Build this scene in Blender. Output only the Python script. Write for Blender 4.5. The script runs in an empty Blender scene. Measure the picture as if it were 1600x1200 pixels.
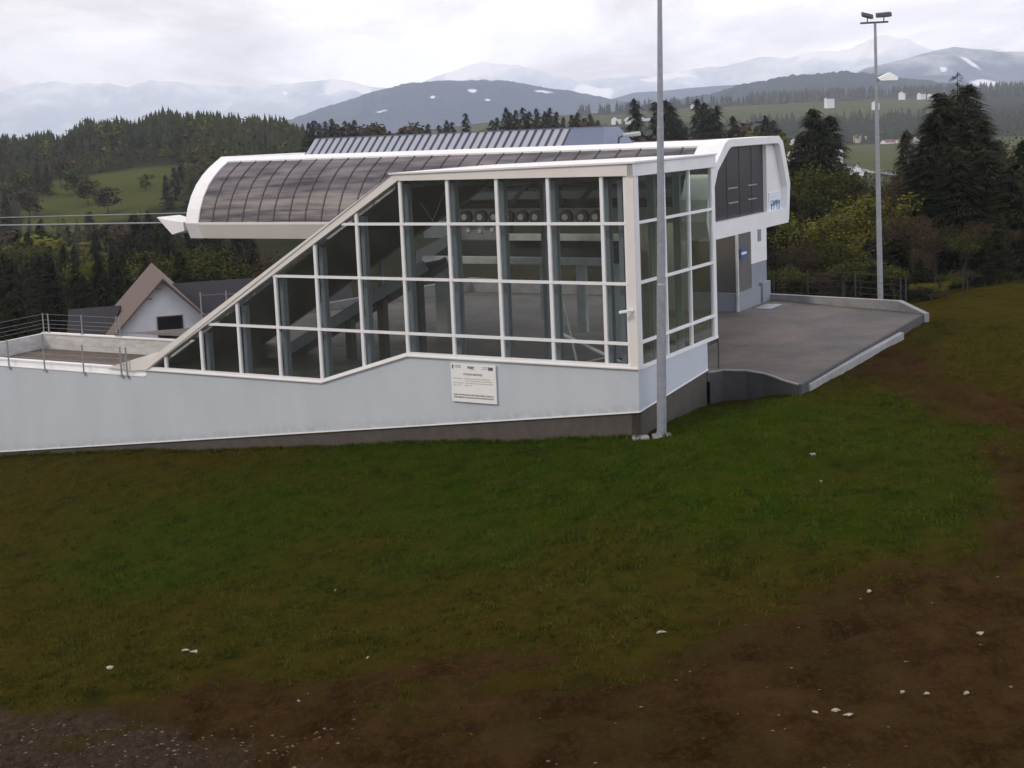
import bpy, math, random
import numpy as np
from math import radians, sin, cos, pi
from mathutils import Vector, Matrix
random.seed(7); RNG = np.random.default_rng(11)
SC = bpy.context.scene; COL = SC.collection

# ------------------------------------------------------------------ camera
FPX, PITCH, ROLL, CY = 2107.18, 0.122138, 0.0408916, 465.3465
CAMZ = 10.4                                  # the paved yard is z = 0
cp, sp, cr, sr = cos(PITCH), sin(PITCH), cos(ROLL), sin(ROLL)
cam = bpy.data.objects.new('camera', bpy.data.cameras.new('camera')); COL.objects.link(cam)
Rv = Vector((cr, -sr*sp, -sr*cp)); Uv = Vector((sr, cr*sp, cr*cp)); Fv = Vector((0, cp, -sp))
M = Matrix((Rv, Uv, -Fv)).transposed().to_4x4(); M.translation = (0, 0, CAMZ)
cam.matrix_world = M
cam.data.sensor_width = 36; cam.data.lens = FPX/1600*36
cam.data.shift_y = (CY-600)/1600
cam.data.clip_start = .3; cam.data.clip_end = 30000
SC.camera = cam

# ------------------------------------------------------------------ sky
W = bpy.data.worlds.new('World'); SC.world = W; W.use_nodes = True
nt = W.node_tree; nt.nodes.clear()
def N(t, kind, **kw):
    n = t.nodes.new(kind)
    for k, v in kw.items(): setattr(n, k, v)
    return n
SUN_EL, SUN_AZ = radians(28), radians(-68)   # azimuth measured from +Y towards +X
sky = N(nt, 'ShaderNodeTexSky', sky_type='NISHITA', sun_disc=False)
sky.sun_elevation = SUN_EL; sky.sun_rotation = SUN_AZ; sky.dust_density = 2.0
skyb = N(nt, 'ShaderNodeMix', data_type='RGBA', blend_type='MULTIPLY'); skyb.inputs[0].default_value = 1
nt.links.new(sky.outputs[0], skyb.inputs[6]); skyb.inputs[7].default_value = (1, 1, 1, 1)
tc = N(nt, 'ShaderNodeTexCoord')
sep = N(nt, 'ShaderNodeSeparateXYZ'); nt.links.new(tc.outputs['Generated'], sep.inputs[0])
def mth(t, op, a, b=None, c=None, clamp=False):
    n = N(t, 'ShaderNodeMath', operation=op, use_clamp=clamp)
    for i, v in enumerate((a, b, c)):
        if v is None: continue
        if isinstance(v, (int, float)): n.inputs[i].default_value = v
        else: t.links.new(v, n.inputs[i])
    return n.outputs[0]
# cloud layer: direction projected on a flat deck overhead
zz = mth(nt, 'ADD', mth(nt, 'MAXIMUM', sep.outputs[2], 0.0), 0.07)
cx = mth(nt, 'DIVIDE', sep.outputs[0], zz); cyy = mth(nt, 'DIVIDE', sep.outputs[1], zz)
cmb = N(nt, 'ShaderNodeCombineXYZ'); nt.links.new(cx, cmb.inputs[0]); nt.links.new(cyy, cmb.inputs[1])
nz = N(nt, 'ShaderNodeTexNoise'); nz.inputs['Scale'].default_value = .62; nz.inputs['Detail'].default_value = 9; nz.inputs['Roughness'].default_value = .58
nz.inputs['Distortion'].default_value = .4
mp = N(nt, 'ShaderNodeMapping'); mp.inputs['Location'].default_value = (3.1, 1.7, 0); mp.inputs['Scale'].default_value = (1.25, .42, 1)
nt.links.new(cmb.outputs[0], mp.inputs[0]); nt.links.new(mp.outputs[0], nz.inputs[0])
rmp = N(nt, 'ShaderNodeValToRGB'); el = rmp.color_ramp.elements
el[0].position = .34; el[0].color = (6.7, 6.25, 6.5, 1)
el[1].position = .60; el[1].color = (12.0, 11.8, 11.8, 1)
e = el.new(.46); e.color = (8.9, 8.5, 8.6, 1)
nt.links.new(nz.outputs[0], rmp.inputs[0])
mixc = N(nt, 'ShaderNodeMix', data_type='RGBA'); mixc.inputs[0].default_value = .93
nt.links.new(skyb.outputs[2], mixc.inputs[6]); nt.links.new(rmp.outputs[0], mixc.inputs[7])
# sky brightness shaped by direction: more ahead and rightward, to light haze and side wall
glow = mth(nt, 'MULTIPLY_ADD', mth(nt, 'POWER', mth(nt, 'MAXIMUM', sep.outputs[1], 0.0), 3.0), .24, mth(nt, 'MULTIPLY_ADD', sep.outputs[0], .42, .98))
gl = N(nt, 'ShaderNodeVectorMath', operation='SCALE'); tf = mth(nt, 'MULTIPLY_ADD', sep.outputs[1], 1.6, -.35, clamp=True)
tn = N(nt, 'ShaderNodeMix', data_type='RGBA'); nt.links.new(tf, tn.inputs[0]); tn.inputs[6].default_value = (.94, .975, 1.07, 1); tn.inputs[7].default_value = (1.03, .99, .99, 1)
tm = N(nt, 'ShaderNodeMix', data_type='RGBA', blend_type='MULTIPLY'); tm.inputs[0].default_value = 1; nt.links.new(mixc.outputs[2], tm.inputs[6]); nt.links.new(tn.outputs[2], tm.inputs[7])
nt.links.new(tm.outputs[2], gl.inputs[0]); nt.links.new(glow, gl.inputs['Scale'])
bg = N(nt, 'ShaderNodeBackground'); bg.inputs[1].default_value = .1
nt.links.new(gl.outputs[0], bg.inputs[0])
wo = N(nt, 'ShaderNodeOutputWorld'); nt.links.new(bg.outputs[0], wo.inputs[0])

# ------------------------------------------------------------------ sun, view
sl = bpy.data.lights.new('sun', 'SUN'); sl.energy = 1.2; sl.angle = radians(10); sl.color = (1, .86, .68)
so = bpy.data.objects.new('sun', sl); COL.objects.link(so)
sd = Vector((sin(SUN_AZ)*cos(SUN_EL), cos(SUN_AZ)*cos(SUN_EL), sin(SUN_EL)))
# the bright break in the cloud stands over the camera's left shoulder
sd = Vector((-.70, -.30, .64)).normalized()
sky.sun_rotation = math.atan2(sd.x, sd.y); sky.sun_elevation = math.asin(sd.z)
so.rotation_euler = sd.to_track_quat('Z', 'Y').to_euler()
vs = SC.view_settings; vs.view_transform = 'Standard'; vs.look = 'None'; vs.gamma = 1; vs.exposure = .38
SC.cycles.volume_bounces = 1; SC.cycles.max_bounces = 8; SC.cycles.transparent_max_bounces = 24

# ------------------------------------------------------------------ frames
X0, Y0, ANG = 4.631240649738531, 50.0, 0.5274108146744817
TX, TY = -cos(ANG), sin(ANG); SX, SY = sin(ANG), cos(ANG)     # t runs left along the glass front, s runs away from it
def P(t, s, z): return (X0+TX*t+SX*s, Y0+TY*t+SY*s, z)
def ts(x, y): return (x-X0)*TX+(y-Y0)*TY, (x-X0)*SX+(y-Y0)*SY
def at(px, py, depth):
    """world point seen at pixel (px,py) of the 1600x1200 photograph at the given distance"""
    X = (px-800)/FPX; Y = (CY-py)/FPX; r = X*cr+Y*sr; u = -X*sr+Y*cr
    d = (r, cp+u*sp, -sp+u*cp); k = depth/d[1]
    return (d[0]*k, depth, CAMZ+d[2]*k)
def onz(px, py, z):
    X = (px-800)/FPX; Y = (CY-py)/FPX; r = X*cr+Y*sr; u = -X*sr+Y*cr
    d = (r, cp+u*sp, -sp+u*cp); k = (z-CAMZ)/d[2]
    return (d[0]*k, d[1]*k, z)

# ------------------------------------------------------------------ object helpers
def tag(o, label=None, cat=None, group=None, kind=None):
    for k, v in (('label', label), ('category', cat), ('group', group), ('kind', kind)):
        if v: o[k] = v
    return o
def thing(name, loc, label, cat, group=None):
    o = bpy.data.objects.new(name, None); COL.objects.link(o); o.location = loc; o.empty_display_size = .2
    return tag(o, label, cat, group)
def wloc(o):
    v = Vector((0, 0, 0))
    while o: v += o.location; o = o.parent
    return v
class MB:
    def __init__(s): s.v = []; s.f = []
    def add(s, vs, fs):
        b = len(s.v); s.v += [tuple(v) for v in vs]; s.f += [tuple(i+b for i in f) for f in fs]; return s
    def hexa(s, c):       # 8 corners: bottom 4 (ccw), top 4
        return s.add(c, [(3, 2, 1, 0), (4, 5, 6, 7), (0, 1, 5, 4), (1, 2, 6, 5), (2, 3, 7, 6), (3, 0, 4, 7)])
    def box(s, t0, t1, s0, s1, z0, z1):   # in the building frame
        return s.hexa([P(t0, s0, z0), P(t1, s0, z0), P(t1, s1, z0), P(t0, s1, z0), P(t0, s0, z1), P(t1, s0, z1), P(t1, s1, z1), P(t0, s1, z1)])
    def wbox(s, x0, x1, y0, y1, z0, z1):
        return s.hexa([(x0, y0, z0), (x1, y0, z0), (x1, y1, z0), (x0, y1, z0), (x0, y0, z1), (x1, y0, z1), (x1, y1, z1), (x0, y1, z1)])
    def bar(s, a, b, w, h, up=(0, 0, 1)):  # rectangular bar from a to b
        a = Vector(a); b = Vector(b); d = (b-a).normalized(); u = Vector(up)
        side = d.cross(u).normalized(); u = side.cross(d).normalized()
        c = []
        for p in (a, b):
            for i, j in ((-1, -1), (1, -1), (1, 1), (-1, 1)): c.append(p+side*(i*w/2)+u*(j*h/2))
        return s.add(c, [(3, 2, 1, 0), (4, 5, 6, 7), (0, 1, 5, 4), (1, 2, 6, 5), (2, 3, 7, 6), (3, 0, 4, 7)])
    def tube(s, a, b, r0, r1=None, n=10):
        r1 = r0 if r1 is None else r1; a = Vector(a); b = Vector(b); d = (b-a).normalized()
        x = d.orthogonal().normalized(); y = d.cross(x)
        vs = [p+(x*cos(2*pi*i/n)+y*sin(2*pi*i/n))*r for p, r in ((a, r0), (b, r1)) for i in range(n)]
        return s.add(vs, [(i, (i+1) % n, n+(i+1) % n, n+i) for i in range(n)]+[tuple(range(n))[::-1], tuple(range(n, 2*n))])
    def prism(s, pts, off):   # polygon of 3-D points extruded by off
        n = len(pts); o = Vector(off)
        return s.add([Vector(p) for p in pts]+[Vector(p)+o for p in pts],
                     [tuple(range(n)), tuple(range(2*n-1, n-1, -1))]+[(i, n+i, n+(i+1) % n, (i+1) % n) for i in range(n)])
    def tprism(s, poly, t0, t1):   # polygon in (s,z) extruded along t
        return s.prism([P(t0, a, b) for a, b in poly], Vector(P(t1, 0, 0))-Vector(P(t0, 0, 0)))
    def sprism(s, poly, s0, s1):   # polygon in (t,z) extruded along s
        return s.prism([P(a, s0, b) for a, b in poly], Vector(P(0, s1, 0))-Vector(P(0, s0, 0)))
    def build(s, name, mat, parent=None, smooth=False, bevel=0, fix=True):
        me = bpy.data.meshes.new(name); o = bpy.data.objects.new(name, me); COL.objects.link(o)
        base = Vector((0, 0, 0))
        if parent: o.parent = parent; base = wloc(parent)
        me.from_pydata([tuple(Vector(v)-base) for v in s.v], [], s.f)
        if fix:
            import bmesh
            bm = bmesh.new(); bm.from_mesh(me); bmesh.ops.recalc_face_normals(bm, faces=bm.faces); bm.to_mesh(me); bm.free()
        me.materials.append(mat)
        if smooth:
            for p in me.polygons: p.use_smooth = True
            if hasattr(me, 'set_sharp_from_angle'): me.set_sharp_from_angle(angle=radians(40))
        if bevel:
            m = o.modifiers.new('b', 'BEVEL'); m.width = bevel; m.segments = 2; m.limit_method = 'ANGLE'
        return o
def npmesh(name, V, F, mat, smooth=False):
    """V (n,3), F (m,k) equal-sided faces"""
    me = bpy.data.meshes.new(name); V = np.asarray(V, np.float32); F = np.asarray(F, np.int32); m, k = F.shape
    me.vertices.add(len(V)); me.vertices.foreach_set('co', V.ravel())
    me.loops.add(m*k); me.loops.foreach_set('vertex_index', F.ravel())
    me.polygons.add(m); me.polygons.foreach_set('loop_start', np.arange(0, m*k, k, dtype=np.int32)); me.polygons.foreach_set('loop_total', np.full(m, k, np.int32))
    if smooth: me.polygons.foreach_set('use_smooth', np.ones(m, bool))
    me.update(calc_edges=True); me.materials.append(mat); return me
def link(name, me, parent=None, loc=(0, 0, 0)):
    o = bpy.data.objects.new(name, me); COL.objects.link(o); o.parent = parent; o.location = loc; return o

# ------------------------------------------------------------------ materials
def mat(name, col, rough=.7, metal=0, noise=None, bump=None, spec=.5, streak=None):
    """noise=(scale, amount, colour2) ; bump=(scale, strength) ; colour noise in world space"""
    m = bpy.data.materials.new(name); m.use_nodes = True; t = m.node_tree; b = t.nodes['Principled BSDF']
    b.inputs['Base Color'].default_value = (*col, 1); b.inputs['Roughness'].default_value = rough; b.inputs['Metallic'].default_value = metal
    b.inputs['Specular IOR Level'].default_value = spec
    geo = N(t, 'ShaderNodeNewGeometry'); pos = geo.outputs['Position']
    if noise:
        sc, amt, c2 = noise
        n = N(t, 'ShaderNodeTexNoise'); n.inputs['Scale'].default_value = sc; n.inputs['Detail'].default_value = 7; n.inputs['Roughness'].default_value = .62
        src = pos
        if streak:
            mpn = N(t, 'ShaderNodeMapping'); mpn.inputs['Scale'].default_value = streak; t.links.new(pos, mpn.inputs[0]); src = mpn.outputs[0]
        t.links.new(src, n.inputs[0])
        f = mth(t, 'MULTIPLY', mth(t, 'MULTIPLY_ADD', n.outputs[0], 3.2, -1.1, clamp=True), amt)
        mx = N(t, 'ShaderNodeMix', data_type='RGBA'); t.links.new(f, mx.inputs[0])
        mx.inputs[6].default_value = (*col, 1); mx.inputs[7].default_value = (*c2, 1); t.links.new(mx.outputs[2], b.inputs['Base Color'])
    if bump:
        n2 = N(t, 'ShaderNodeTexNoise'); n2.inputs['Scale'].default_value = bump[0]; n2.inputs['Detail'].default_value = 5; t.links.new(pos, n2.inputs[0])
        bp = N(t, 'ShaderNodeBump'); bp.inputs['Strength'].default_value = bump[1]; bp.inputs['Distance'].default_value = .05
        t.links.new(n2.outputs[0], bp.inputs['Height']); t.links.new(bp.outputs[0], b.inputs['Normal'])
    return m
MT = {}
MT['white'] = mat('white_paint', (.78, .78, .78), .45, noise=(1.3, .25, (.55, .53, .50)))
MT['cream_sunlit'] = mat('cream_sunlit_paint', (.72, .69, .65), .5, noise=(.9, .3, (.58, .55, .50)))  # sun's warmth put into the colour of front faces; side faces stay white
MT['render'] = mat('wall_render', (.48, .52, .56), .85, noise=(.7, .22, (.33, .345, .36)), bump=(30, .2), streak=(1, 1, .35))
def grime(m):
    t = m.node_tree; b = t.nodes['Principled BSDF']; src = b.inputs['Base Color'].links[0].from_socket; geo = N(t, 'ShaderNodeNewGeometry')
    dt = N(t, 'ShaderNodeVectorMath', operation='DOT_PRODUCT'); t.links.new(geo.outputs['Position'], dt.inputs[0]); dt.inputs[1].default_value = (.127*TX, .127*TY, 1)
    h = mth(t, 'ADD', dt.outputs['Value'], .28-.127*(X0*TX+Y0*TY))          # height above the drip edge
    n = N(t, 'ShaderNodeTexNoise'); n.inputs['Scale'].default_value = 3.5; n.inputs['Detail'].default_value = 8; t.links.new(geo.outputs['Position'], n.inputs[0])
    n2 = N(t, 'ShaderNodeTexNoise'); n2.inputs['Scale'].default_value = 1.1; n2.inputs['Detail'].default_value = 9; n2.inputs['Roughness'].default_value = .75; t.links.new(geo.outputs['Position'], n2.inputs[0])
    sp1 = mth(t, 'MULTIPLY', mth(t, 'MULTIPLY_ADD', h, -2.2, 1.0, clamp=True), mth(t, 'MULTIPLY_ADD', n.outputs[0], 3, -1.1, clamp=True))
    sm = mth(t, 'MULTIPLY', mth(t, 'MULTIPLY_ADD', n2.outputs[0], 9, -5.7, clamp=True), .8)
    f = mth(t, 'MULTIPLY', mth(t, 'MAXIMUM', sp1, sm), .38, clamp=True)
    mx = N(t, 'ShaderNodeMix', data_type='RGBA'); t.links.new(f, mx.inputs[0]); t.links.new(src, mx.inputs[6]); mx.inputs[7].default_value = (.17, .15, .125, 1); t.links.new(mx.outputs[2], b.inputs['Base Color'])
grime(MT['render'])
MT['plinth'] = mat('plinth', (.085, .07, .06), .9, noise=(2, .6, (.05, .045, .04)), bump=(18, .4))
MT['bluesteel'] = mat('blue_grey_steel', (.24, .265, .29), .5, noise=(2, .3, (.18, .20, .22)))
MT['galv'] = mat('galvanised', (.33, .35, .38), .5, .4, noise=(5, .6, (.22, .23, .26)))
MT['dark'] = mat('dark_metal', (.035, .036, .04), .5)
MT['darkpanel'] = mat('dark_panel', (.030, .026, .030), .35, noise=(1, .5, (.018, .016, .02)))
MT['rubber'] = mat('rubber', (.018, .018, .018), .8)
MT['hub'] = mat('hub', (.30, .30, .29), .5)
MT['concrete'] = mat('concrete', (.30, .30, .30), .9, noise=(1.4, .6, (.17, .165, .155)), bump=(12, .5))
MT['beton_dark'] = mat('dark_concrete', (.07, .07, .07), .9, noise=(1.5, .6, (.035, .038, .035)), bump=(10, .5))  # darker concrete for the yard's retaining face and kerb
MT['gravel'] = mat('gravel_bed', (.075, .058, .045), .95, noise=(2.5, .8, (.13, .105, .08)), bump=(9, .8))
MT['peel'] = mat('peeling_render', (.58, .58, .57), .9, noise=(1.3, .55, (.30, .27, .24)), bump=(10, .5), streak=(1, 1, 3))
MT['floor'] = mat('hall_floor', (.09, .088, .078), .7, noise=(1, .5, (.15, .14, .12)))
MT['machine'] = mat('machine_grey', (.26, .27, .265), .5, noise=(1.6, .5, (.16, .165, .165)))
MT['palemach'] = mat('machine_pale', (.58, .59, .57), .5, noise=(1.6, .5, (.30, .31, .31)))
MT['bluebox'] = mat('blue_cover', (.035, .06, .12), .5)
MT['gapblue'] = mat('gap_blue', (.035, .045, .075), .5)
MT['roofblue'] = mat('roof_sheet', (.12, .15, .22), .45, noise=(1.2, .3, (.09, .11, .16)))
MT['ribgrey'] = mat('rib_grey', (.30, .32, .36), .5)
MT['roofwhite'] = mat('roof_membrane', (.74, .73, .72), .6, noise=(.7, .4, (.58, .55, .52)))

def glass_mat(name, tint, refl):
    m = bpy.data.materials.new(name); m.use_nodes = True; t = m.node_tree; t.nodes.clear()
    o = N(t, 'ShaderNodeOutputMaterial'); tr = N(t, 'ShaderNodeBsdfTransparent'); tr.inputs[0].default_value = (*tint, 1)
    g = N(t, 'ShaderNodeBsdfGlossy'); g.inputs['Roughness'].default_value = .03; g.inputs[0].default_value = (.9, .95, 1, 1)
    lw = N(t, 'ShaderNodeLayerWeight'); lw.inputs[0].default_value = .5; fr5 = mth(t, 'MULTIPLY_ADD', mth(t, 'POWER', lw.outputs['Facing'], 4.0), .9, .09)
    geo = N(t, 'ShaderNodeNewGeometry'); n = N(t, 'ShaderNodeTexNoise'); n.inputs['Scale'].default_value = .8; t.links.new(geo.outputs['Position'], n.inputs[0])
    bp = N(t, 'ShaderNodeBump'); bp.inputs['Strength'].default_value = .06; bp.inputs['Distance'].default_value = .05; t.links.new(n.outputs[0], bp.inputs['Height'])
    t.links.new(bp.outputs[0], g.inputs['Normal'])
    f = mth(t, 'MULTIPLY', fr5, refl, clamp=True)
    mx = N(t, 'ShaderNodeMixShader'); t.links.new(f, mx.inputs[0]); t.links.new(tr.outputs[0], mx.inputs[1]); t.links.new(g.outputs[0], mx.inputs[2])
    df = N(t, 'ShaderNodeBsdfDiffuse'); df.inputs[0].default_value = (.5, .52, .5, 1); dn = N(t, 'ShaderNodeTexNoise'); dn.inputs['Scale'].default_value = .9; dn.inputs['Detail'].default_value = 6; t.links.new(geo.outputs['Position'], dn.inputs[0])
    md = N(t, 'ShaderNodeMixShader'); t.links.new(mth(t, 'MULTIPLY', dn.outputs[0], .06), md.inputs[0]); t.links.new(mx.outputs[0], md.inputs[1]); t.links.new(df.outputs[0], md.inputs[2]); t.links.new(md.outputs[0], o.inputs[0]); return m   # a film of dust
MT['glass'] = glass_mat('clear_glass', (.72, .77, .79), 1.1)
MT['glass_side'] = glass_mat('greenish_glass', (.68, .76, .64), 1.3)

def poly_mat():
    """smoky polycarbonate, streaky sky reflections put into its colour, lets a little light through"""
    m = bpy.data.materials.new('smoky_polycarbonate'); m.use_nodes = True; t = m.node_tree; b = t.nodes['Principled BSDF']; o = t.nodes['Material Output']
    geo = N(t, 'ShaderNodeNewGeometry')
    mpn = N(t, 'ShaderNodeMapping'); mpn.inputs['Rotation'].default_value = (0, 0, ANG); mpn.inputs['Scale'].default_value = (.10, .5, 3.2)
    t.links.new(geo.outputs['Position'], mpn.inputs[0])
    n = N(t, 'ShaderNodeTexNoise'); n.inputs['Scale'].default_value = 1.4; n.inputs['Detail'].default_value = 5; t.links.new(mpn.outputs[0], n.inputs[0])
    r = N(t, 'ShaderNodeValToRGB'); r.color_ramp.elements[0].position = .35; r.color_ramp.elements[0].color = (.036, .034, .043, 1)
    r.color_ramp.elements[1].position = .66; r.color_ramp.elements[1].color = (.18, .155, .16, 1)  # pale and dark bands imitate reflected sky
    t.links.new(n.outputs[0], r.inputs[0]); t.links.new(r.outputs[0], b.inputs['Base Color'])
    b.inputs['Roughness'].default_value = .30; b.inputs['Specular IOR Level'].default_value = .4
    bp = N(t, 'ShaderNodeBump'); bp.inputs['Strength'].default_value = .35; bp.inputs['Distance'].default_value = .06; t.links.new(n.outputs[0], bp.inputs['Height']); t.links.new(bp.outputs[0], b.inputs['Normal'])
    tr = N(t, 'ShaderNodeBsdfTransparent'); tr.inputs[0].default_value = (.55, .42, .40, 1)
    mx = N(t, 'ShaderNodeMixShader'); mx.inputs[0].default_value = .93
    t.links.new(tr.outputs[0], mx.inputs[1]); t.links.new(b.outputs[0], mx.inputs[2]); t.links.new(mx.outputs[0], o.inputs[0]); return m
MT['poly'] = poly_mat()

def foliage(name, c1, c2, sc=.05, amt=1.0):
    m = bpy.data.materials.new(name); m.use_nodes = True; t = m.node_tree; b = t.nodes['Principled BSDF']
    geo = N(t, 'ShaderNodeNewGeometry'); oi = N(t, 'ShaderNodeObjectInfo')
    n = N(t, 'ShaderNodeTexNoise'); n.inputs['Scale'].default_value = sc; n.inputs['Detail'].default_value = 8; n.inputs['Roughness'].default_value = .7
    t.links.new(geo.outputs['Position'], n.inputs[0])
    f = mth(t, 'ADD', mth(t, 'MULTIPLY_ADD', n.outputs[0], 2.4*amt, .5-1.2*amt), mth(t, 'MULTIPLY_ADD', oi.outputs['Random'], .5, -.25), clamp=True)
    mx = N(t, 'ShaderNodeMix', data_type='RGBA'); t.links.new(f, mx.inputs[0]); mx.inputs[6].default_value = (*c1, 1); mx.inputs[7].default_value = (*c2, 1)
    t.links.new(mx.outputs[2], b.inputs['Base Color']); b.inputs['Roughness'].default_value = .85; b.inputs['Specular IOR Level'].default_value = .04
    return m
MT['spruce'] = foliage('spruce_needles', (.014, .018, .010), (.038, .040, .016), .25)
MT['spring'] = foliage('spring_leaves', (.060, .068, .012), (.13, .125, .022), .3)
MT['brown'] = foliage('budding_twigs', (.034, .024, .013), (.070, .050, .022), .3)
MT['olive'] = foliage('olive_leaves', (.032, .038, .010), (.068, .068, .016), .3)
MT['bark'] = mat('bark', (.026, .020, .015), .9, noise=(3, .6, (.048, .04, .032)))

# ------------------------------------------------------------------ terrain
PXC = [-900, 0, 270, 450, 600, 900, 1100, 1300, 1600, 2500]
DEP = [50, 80, 100, 150, 250, 405, 560, 680, 850, 1100, 1600, 2500, 3200, 9500]
TAB = np.array([
 [-5, -6, -8, -12, -17, -19, -2, 4, 10, 2, -20, -20, 0, 0],
 [-5, -6, -8, -12, -17, -19, -3, 2, 7, 0, -20, -20, 0, 0],
 [-5, -6, -8, -12, -17, -16, -1, 8, 17, 4, -20, -20, 0, 0],
 [-5, -6, -8, -12, -15, -10, -3, 2, 7, -4, -20, -8, 10, 0],
 [-4, -5, -7, -12, -14, -7, -1, -5, -8, -12, -20, 14, 20, 0],
 [-3, -4, -6, -11, -14, -7, -3, -8, -12, -15, -8, 34, 45, 0],
 [-2, -4, -5, -10, -14, -14, -14, -16, -18, -18, -12, 40, 60, 0],
 [-1, -3, -4, -9, -14, -20, -24, -25.5, -26.7, -25, -18, 40, 60, 0],
 [-.5, -1, -2, -5, -10, -18, -22, -24, -26, -24, -15, 35, 60, 0],
 [-.5, -1, -2, -5, -10, -18, -22, -24, -26, -24, -15, 35, 60, 0]], float)
def sstep(x): x = np.clip(x, 0, 1); return x*x*(3-2*x)
def vnoise(x, y, seed=0):
    xi = np.floor(x).astype(np.int64); yi = np.floor(y).astype(np.int64); fx = sstep(x-xi); fy = sstep(y-yi)
    def h(a, b):
        n = (a*374761393+b*668265263+seed*1274126177) & 0x7fffffff; n = ((n ^ (n >> 13))*1103515245) & 0x7fffffff
        return ((n ^ (n >> 16)) & 0xffff)/65535.
    return (h(xi, yi)*(1-fx)+h(xi+1, yi)*fx)*(1-fy)+(h(xi, yi+1)*(1-fx)+h(xi+1, yi+1)*fx)*fy
def fbm(x, y, o=4, seed=0):
    a = 0; w = .5
    for i in range(o): a = a+w*(vnoise(x, y, seed+i)-.5)*2; x = x*2.03+17; y = y*2.03+9; w *= .5
    return a
def smooth_base(x, y):
    x = np.asarray(x, float); y = np.asarray(y, float)
    t = (x-X0)*TX+(y-Y0)*TY; s = (x-X0)*SX+(y-Y0)*SY
    tc_ = np.clip(t, -8, 48)
    base = np.where(tc_ > 0, -1.3-.105*tc_, -1.3+.95*sstep(-tc_/5.2))
    base = base - 1.35*sstep(-s/15) - .02*np.clip(-s-15, 0, 60)
    yy = np.maximum(y, 45.); px = 800+FPX*x/yy
    ci = np.clip(np.interp(px, PXC, range(len(PXC))), 0, len(PXC)-1.0001); ri = np.interp(np.log(yy), np.log(DEP), range(len(DEP)))
    ri = np.clip(ri, 0, len(DEP)-1.0001)
    c0 = ci.astype(int); r0 = ri.astype(int); fc = sstep(ci-c0); fr = ri-r0
    far = (TAB[c0, r0]*(1-fr)+TAB[c0, r0+1]*fr)*(1-fc)+(TAB[c0+1, r0]*(1-fr)+TAB[c0+1, r0+1]*fr)*fc
    w = np.maximum(sstep((s-32)/28), sstep((t-44)/20)*sstep((s-2)/20))
    return base*(1-w)+far*w
# edge between turf and churned earth, as points on the ground
EDGE_PX = [(-700, 1110), (0, 1115), (150, 1095), (300, 1062), (500, 1045), (700, 1040), (850, 1022), (1000, 1000), (1150, 975), (1280, 945), (1380, 905), (1470, 868), (1540, 815),
           (1575, 760), (1560, 710), (1500, 660), (1440, 625), (1385, 600), (1340, 585), (1350, 560), (1420, 520)]
def ongnd(px, py):
    z = -1.0
    for _ in range(12):
        p = onz(px, py, z); z = float(smooth_base(p[0], p[1]))
    return p[0], p[1], z
EDGE = [ongnd(*p)[:2] for p in EDGE_PX]
E2 = [ongnd(*p)[:2] for p in ((1425, 525), (1480, 560), (1540, 590), (1600, 608), (1700, 640), (1800, 700))]
MUDPOLY = EDGE + E2 + [(60, 30), (60, -30), (-60, -30)]
def inpoly(x, y, poly):
    ins = np.zeros(x.shape, bool); n = len(poly)
    for i in range(n):
        x0, y0 = poly[i]; x1, y1 = poly[(i+1) % n]
        c = ((y0 > y) != (y1 > y)); ins ^= c & (x < (x1-x0)*(y-y0)/((y1-y0) if y1 != y0 else 1e-9)+x0)
    return ins
def polydist(x, y, poly, closed=True):
    d = np.full(x.shape, 1e9); n = len(poly)
    for i in range(n if closed else n-1):
        ax, ay = poly[i]; bx, by = poly[(i+1) % n]; dx, dy = bx-ax, by-ay
        k = np.clip(((x-ax)*dx+(y-ay)*dy)/(dx*dx+dy*dy+1e-9), 0, 1)
        d = np.minimum(d, np.hypot(x-ax-k*dx, y-ay-k*dy))
    return d
def mudmask(x, y):
    sg = polydist(x, y, MUDPOLY); sg = np.where(inpoly(x, y, MUDPOLY), sg, -sg)
    nn = fbm(x*.4, y*.4, 4, 5)*3.0+fbm(x*2.2, y*2.2, 3, 8)*1.1+fbm(x*.13+3, sg*.75, 3, 15)*3.6
    m = sstep((sg+nn+.9)/3.4)
    return np.where(y > 130, 0, m), sg
GPOLY = [ongnd(*p)[:2] for p in ((-300, 1020), (0, 1075), (90, 1095), (200, 1132), (380, 1165), (560, 1215), (560, 1400), (-300, 1400))]
def gravelly(x, y):
    d = polydist(x, y, GPOLY); d = np.where(inpoly(x, y, GPOLY), d, -d); return sstep((d+fbm(x*.8, y*.8, 3, 50)*1.2+.3)/1.0)
def lush(x, y):
    return sstep(1.25-np.hypot((x-1)/19, (y-48)/12)+fbm(x*.16, y*.16, 4, 60)*.9)
def ground(x, y, detail=True):
    z = smooth_base(x, y)
    if detail:
        near = np.clip((160-y)/60, 0, 1)
        m, sg = mudmask(x, y)
        k = sstep((sg+1)/3)
        z = z+near*(fbm(x*.22, y*.22, 3, 2)*.16+fbm(x*1.1, y*1.1, 3, 4)*.085*(1-.3*m))
        # wheel ruts following the edge of the turf
        rut = sum(np.exp(-((sg-c+fbm(x*.15, y*.15, 2, 20+i)*.8)/.3)**2) for i, c in enumerate((1.6, 3.3, 5.2, 6.9, 9.3)))
        z = z-near*k*.19*rut+near*k*(fbm(x*2.6, y*2.6, 4, 12)*.15+fbm(x*.9, y*.9, 3, 14)*.10)
        far = np.clip((y-150)/200, 0, 1); z = z+far*fbm(x*.02, y*.02, 3, 30)*2.0
    return z
def gz(x, y): return float(ground(np.array([float(x)]), np.array([float(y)]))[0])

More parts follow.
